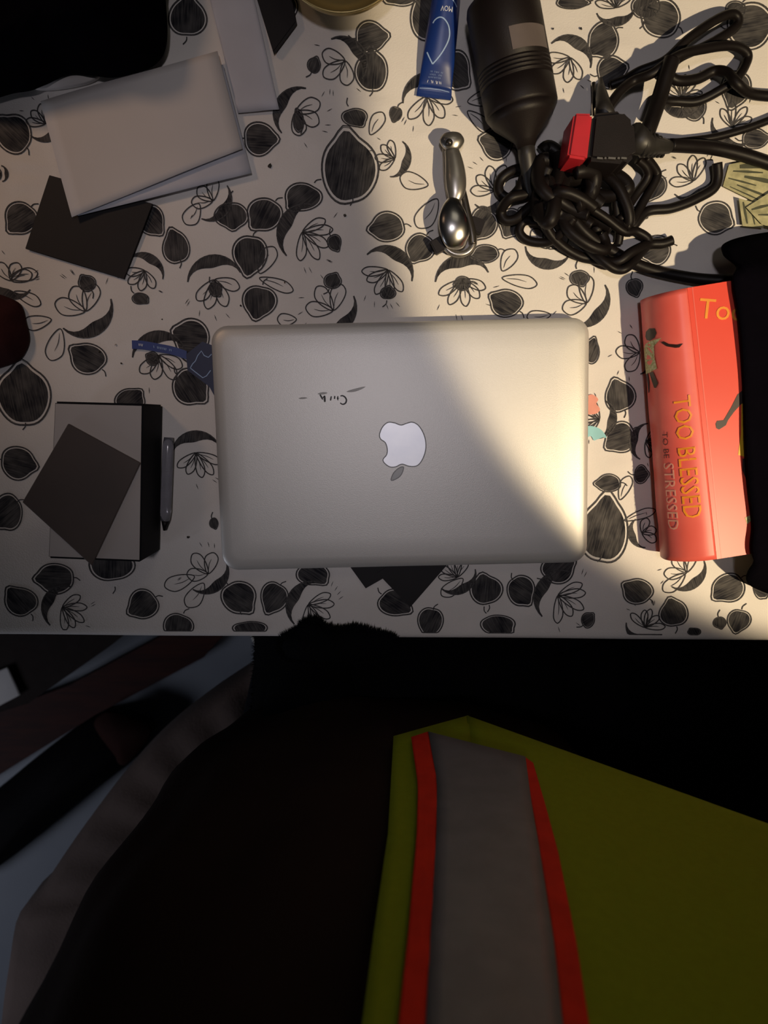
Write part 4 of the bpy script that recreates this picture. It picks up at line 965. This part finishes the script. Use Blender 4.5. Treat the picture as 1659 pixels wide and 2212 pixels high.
# fleece pile: short fuzz along the visible borders
b = bmesh.new(); rf = random.Random(2)
def fuzz(p, n_, ln):
    d = (n_ + Vector((rf.uniform(-.7, .7), rf.uniform(-.7, .7), rf.uniform(-.3, .6)))).normalized() * ln * .7; s_ = Vector((-d.y, d.x, 0)).normalized() * .0006
    b.faces.new([b.verts.new(q) for q in (p - s_, p + s_, p + d)])
for oln, z, sz in ((fl_out, .62, .655), (fb, TZ + .004, TZ + .01)):
    q = catmull([P(x, y, .66 if z < .7 else TZ + .002) for x, y in oln], 60, True); n = len(q)
    for i in range(0, n):
        d = (q[(i + 1) % n] - q[i - 1]); nn = Vector((-d.y, d.x, 0)).normalized()
        c = sum(q, Vector()) / n
        if nn.dot(q[i] - c) < 0: nn = -nn
        if z < .7 and q[i].y > edge_y(q[i].x) + .0: continue
        for k in range(5): fuzz(Vector((q[i].x, q[i].y, rf.uniform(z, sz))) - nn * rf.uniform(0, .004), nn, rf.uniform(.004, .010))
o = obj('fleece_pile', b, M['fleece'], pe); o['kind'] = 'stuff'
# trousers on the thighs
for pts in ([(-.10, -.56, .55), (-.07, -.34, .545), (-.03, -.14, .52), (-.03, -.10, .40), (-.03, -.115, .14)], [(.10, -.56, .55), (.14, -.34, .54), (.16, -.14, .51), (.165, -.10, .40), (.16, -.115, .14)]):
    b = bmesh.new(); tube(b, catmull([Vector(p) for p in pts], 6), .100, 24, lambda t: 1 - .45 * t); obj('trouser_leg', b, M['trouser'], pe, True)
for x, y in ((-.03, -.07), (.16, -.07)):
    b = bmesh.new(); rg = []
    for k, (h, s) in enumerate(((.0005, 1), (.02, 1.02), (.04, .97), (.065, .75), (.085, .45))):
        rg.append([Vector((x + .045 * s * math.cos(t), y + .03 * (1 - s) * -1.5 + .125 * s * math.sin(t) * (1 if k < 3 else .8), h)) for t in [2 * math.pi * j / 24 for j in range(24)]])
    loft(b, rg); obj('boot', b, M['rubber'], pe, True)

# vest: right panel wrapped round the torso shell, edges from the photograph
vest = thing('safety_vest_anchor', (0, 0, 0), None, None)
bpy.data.objects.remove(vest)
def on_torso(px, py, grow):
    """first hit of the pixel ray with the torso shell grown by grow"""
    d = (Vector((1, 0, 0)) * (px - 829.5) - UP * (py - 1106.0) + FW * FPX).normalized(); o_ = Vector((0, 0, CAMZ)); t = .10
    def inside(p):
        if p.z < .60 or p.z > 1.25: return False
        q = p.y + .243 - grow + .55 * max(p.x - .02, 0) ** 2 + .6 * max(-.02 - p.x, 0) ** 2 + .004 * math.sin(p.x * 22 + p.z * 5) * max(0, min(1, (p.x - .09) * 12))
        return q < 0
    while t < 1.2:
        p = o_ + d * t
        if inside(p): return p
        t += .0015
    return o_ + d * ((.70 - CAMZ) / d.z)
def torso_ring_par(z):
    K = [(.60, .215, .150, -.43), (.70, .215, .150, -.405), (.80, .215, .150, -.392), (.90, .212, .145, -.385), (1.00, .208, .138, -.380), (1.08, .20, .128, -.385), (1.14, .185, .11, -.40), (1.19, .13, .085, -.425), (1.23, .075, .068, -.44)]
    for p, q in zip(K, K[1:]):
        if z <= q[0]:
            t = max(0, (z - p[0]) / (q[0] - p[0])); return [p[i] + (q[i] - p[i]) * t for i in (1, 2, 3)]
    return K[-1][1:]
# panel rows: from hem (top of picture) to below the frame; columns between left(v) and right(v)
def lerp_tab(tab, v):
    for a, c in zip(tab, tab[1:]):
        if v <= c[0]: t = (v - a[0]) / (c[0] - a[0]); return tuple(a[i] + (c[i] - a[i]) * t for i in range(1, len(a)))
    return tab[-1][1:]
# hem curve and stripe edges in px at each column parameter
COLS = [ # name, [(v, left x, right x)], hem y left, hem y right
 ('vest_panel', 'vest', [(0, 850, 903), (.3, 838, 903), (.6, 808, 886), (1, 772, 852)], 1588, 1572),
 ('orange_tape', 'orange', [(0, 888, 925), (.15, 903, 944), (.3, 900, 943), (.6, 882, 931), (1, 852, 915)], 1578, 1566),
 ('reflective_tape', 'reflect', [(0, 925, 1135), (.15, 944, 1148), (.3, 943, 1165), (.6, 931, 1196), (1, 915, 1225)], 1566, 1620),
 ('orange_tape', 'orange', [(0, 1130, 1152), (.15, 1148, 1180), (.3, 1165, 1206), (.6, 1196, 1245), (1, 1225, 1285)], 1618, 1634),
]
def panel(name, mk, tab, y0, y1, nu=8, nv=30, grow=.010, yb=2290, th=.0012):
    b = bmesh.new(); F = []; Bk = []
    for j in range(nv + 1):
        v = j / nv; l, r = lerp_tab(tab, v); f1 = []; f2 = []
        for i in range(nu + 1):
            u = i / nu; ys = y0 + (y1 - y0) * u; x = l + (r - l) * u; y = ys + (yb - ys) * v
            p = on_torso(x, y, grow); p.z = max(p.z, .6); f1.append(b.verts.new(p)); q = on_torso(x, y, grow - th * 2); f2.append(b.verts.new(p + (q - p).normalized() * th if (q - p).length > 1e-5 else p + Vector((0, -th, 0))))
        F.append(f1); Bk.append(f2)
    for G in (F, Bk):
        for j in range(nv):
            for i in range(nu): b.faces.new((G[j][i], G[j][i + 1], G[j + 1][i + 1], G[j + 1][i]))
    for A_, B_ in ((F[0], Bk[0]), (F[-1], Bk[-1]), ([r[0] for r in F], [r[0] for r in Bk]), ([r[-1] for r in F], [r[-1] for r in Bk])):
        for i in range(len(A_) - 1): b.faces.new((A_[i], A_[i + 1], B_[i + 1], B_[i]))
    bmesh.ops.recalc_face_normals(b, faces=b.faces)
    return b
b = panel('v', 'vest', [(0, 850, 1012), (.3, 838, 1030), (.6, 808, 1040), (1, 772, 1050)], 1590, 1545); vp = obj('safety_vest', b, M['vest'], pe, True); tag(vp, 'fluorescent yellow open vest with orange and grey vertical tape')
# right of the stripe: broad yellow part around the side
b = panel('v', 'vest', [(0, 1008, 1760), (.3, 1025, 1760), (.6, 1035, 1760), (1, 1045, 1760)], 1545, 1815, 26); vp2 = obj('vest_side_panel', b, M['vest'], vp, True)
for nm, mk, tab, y0, y1 in COLS[1:]:
    b = panel(nm, mk, tab, y0 + 14, y1 + 14, 8, 30, .0145 if mk == 'orange' else .0150); obj(nm, b, M[mk], vp, True)
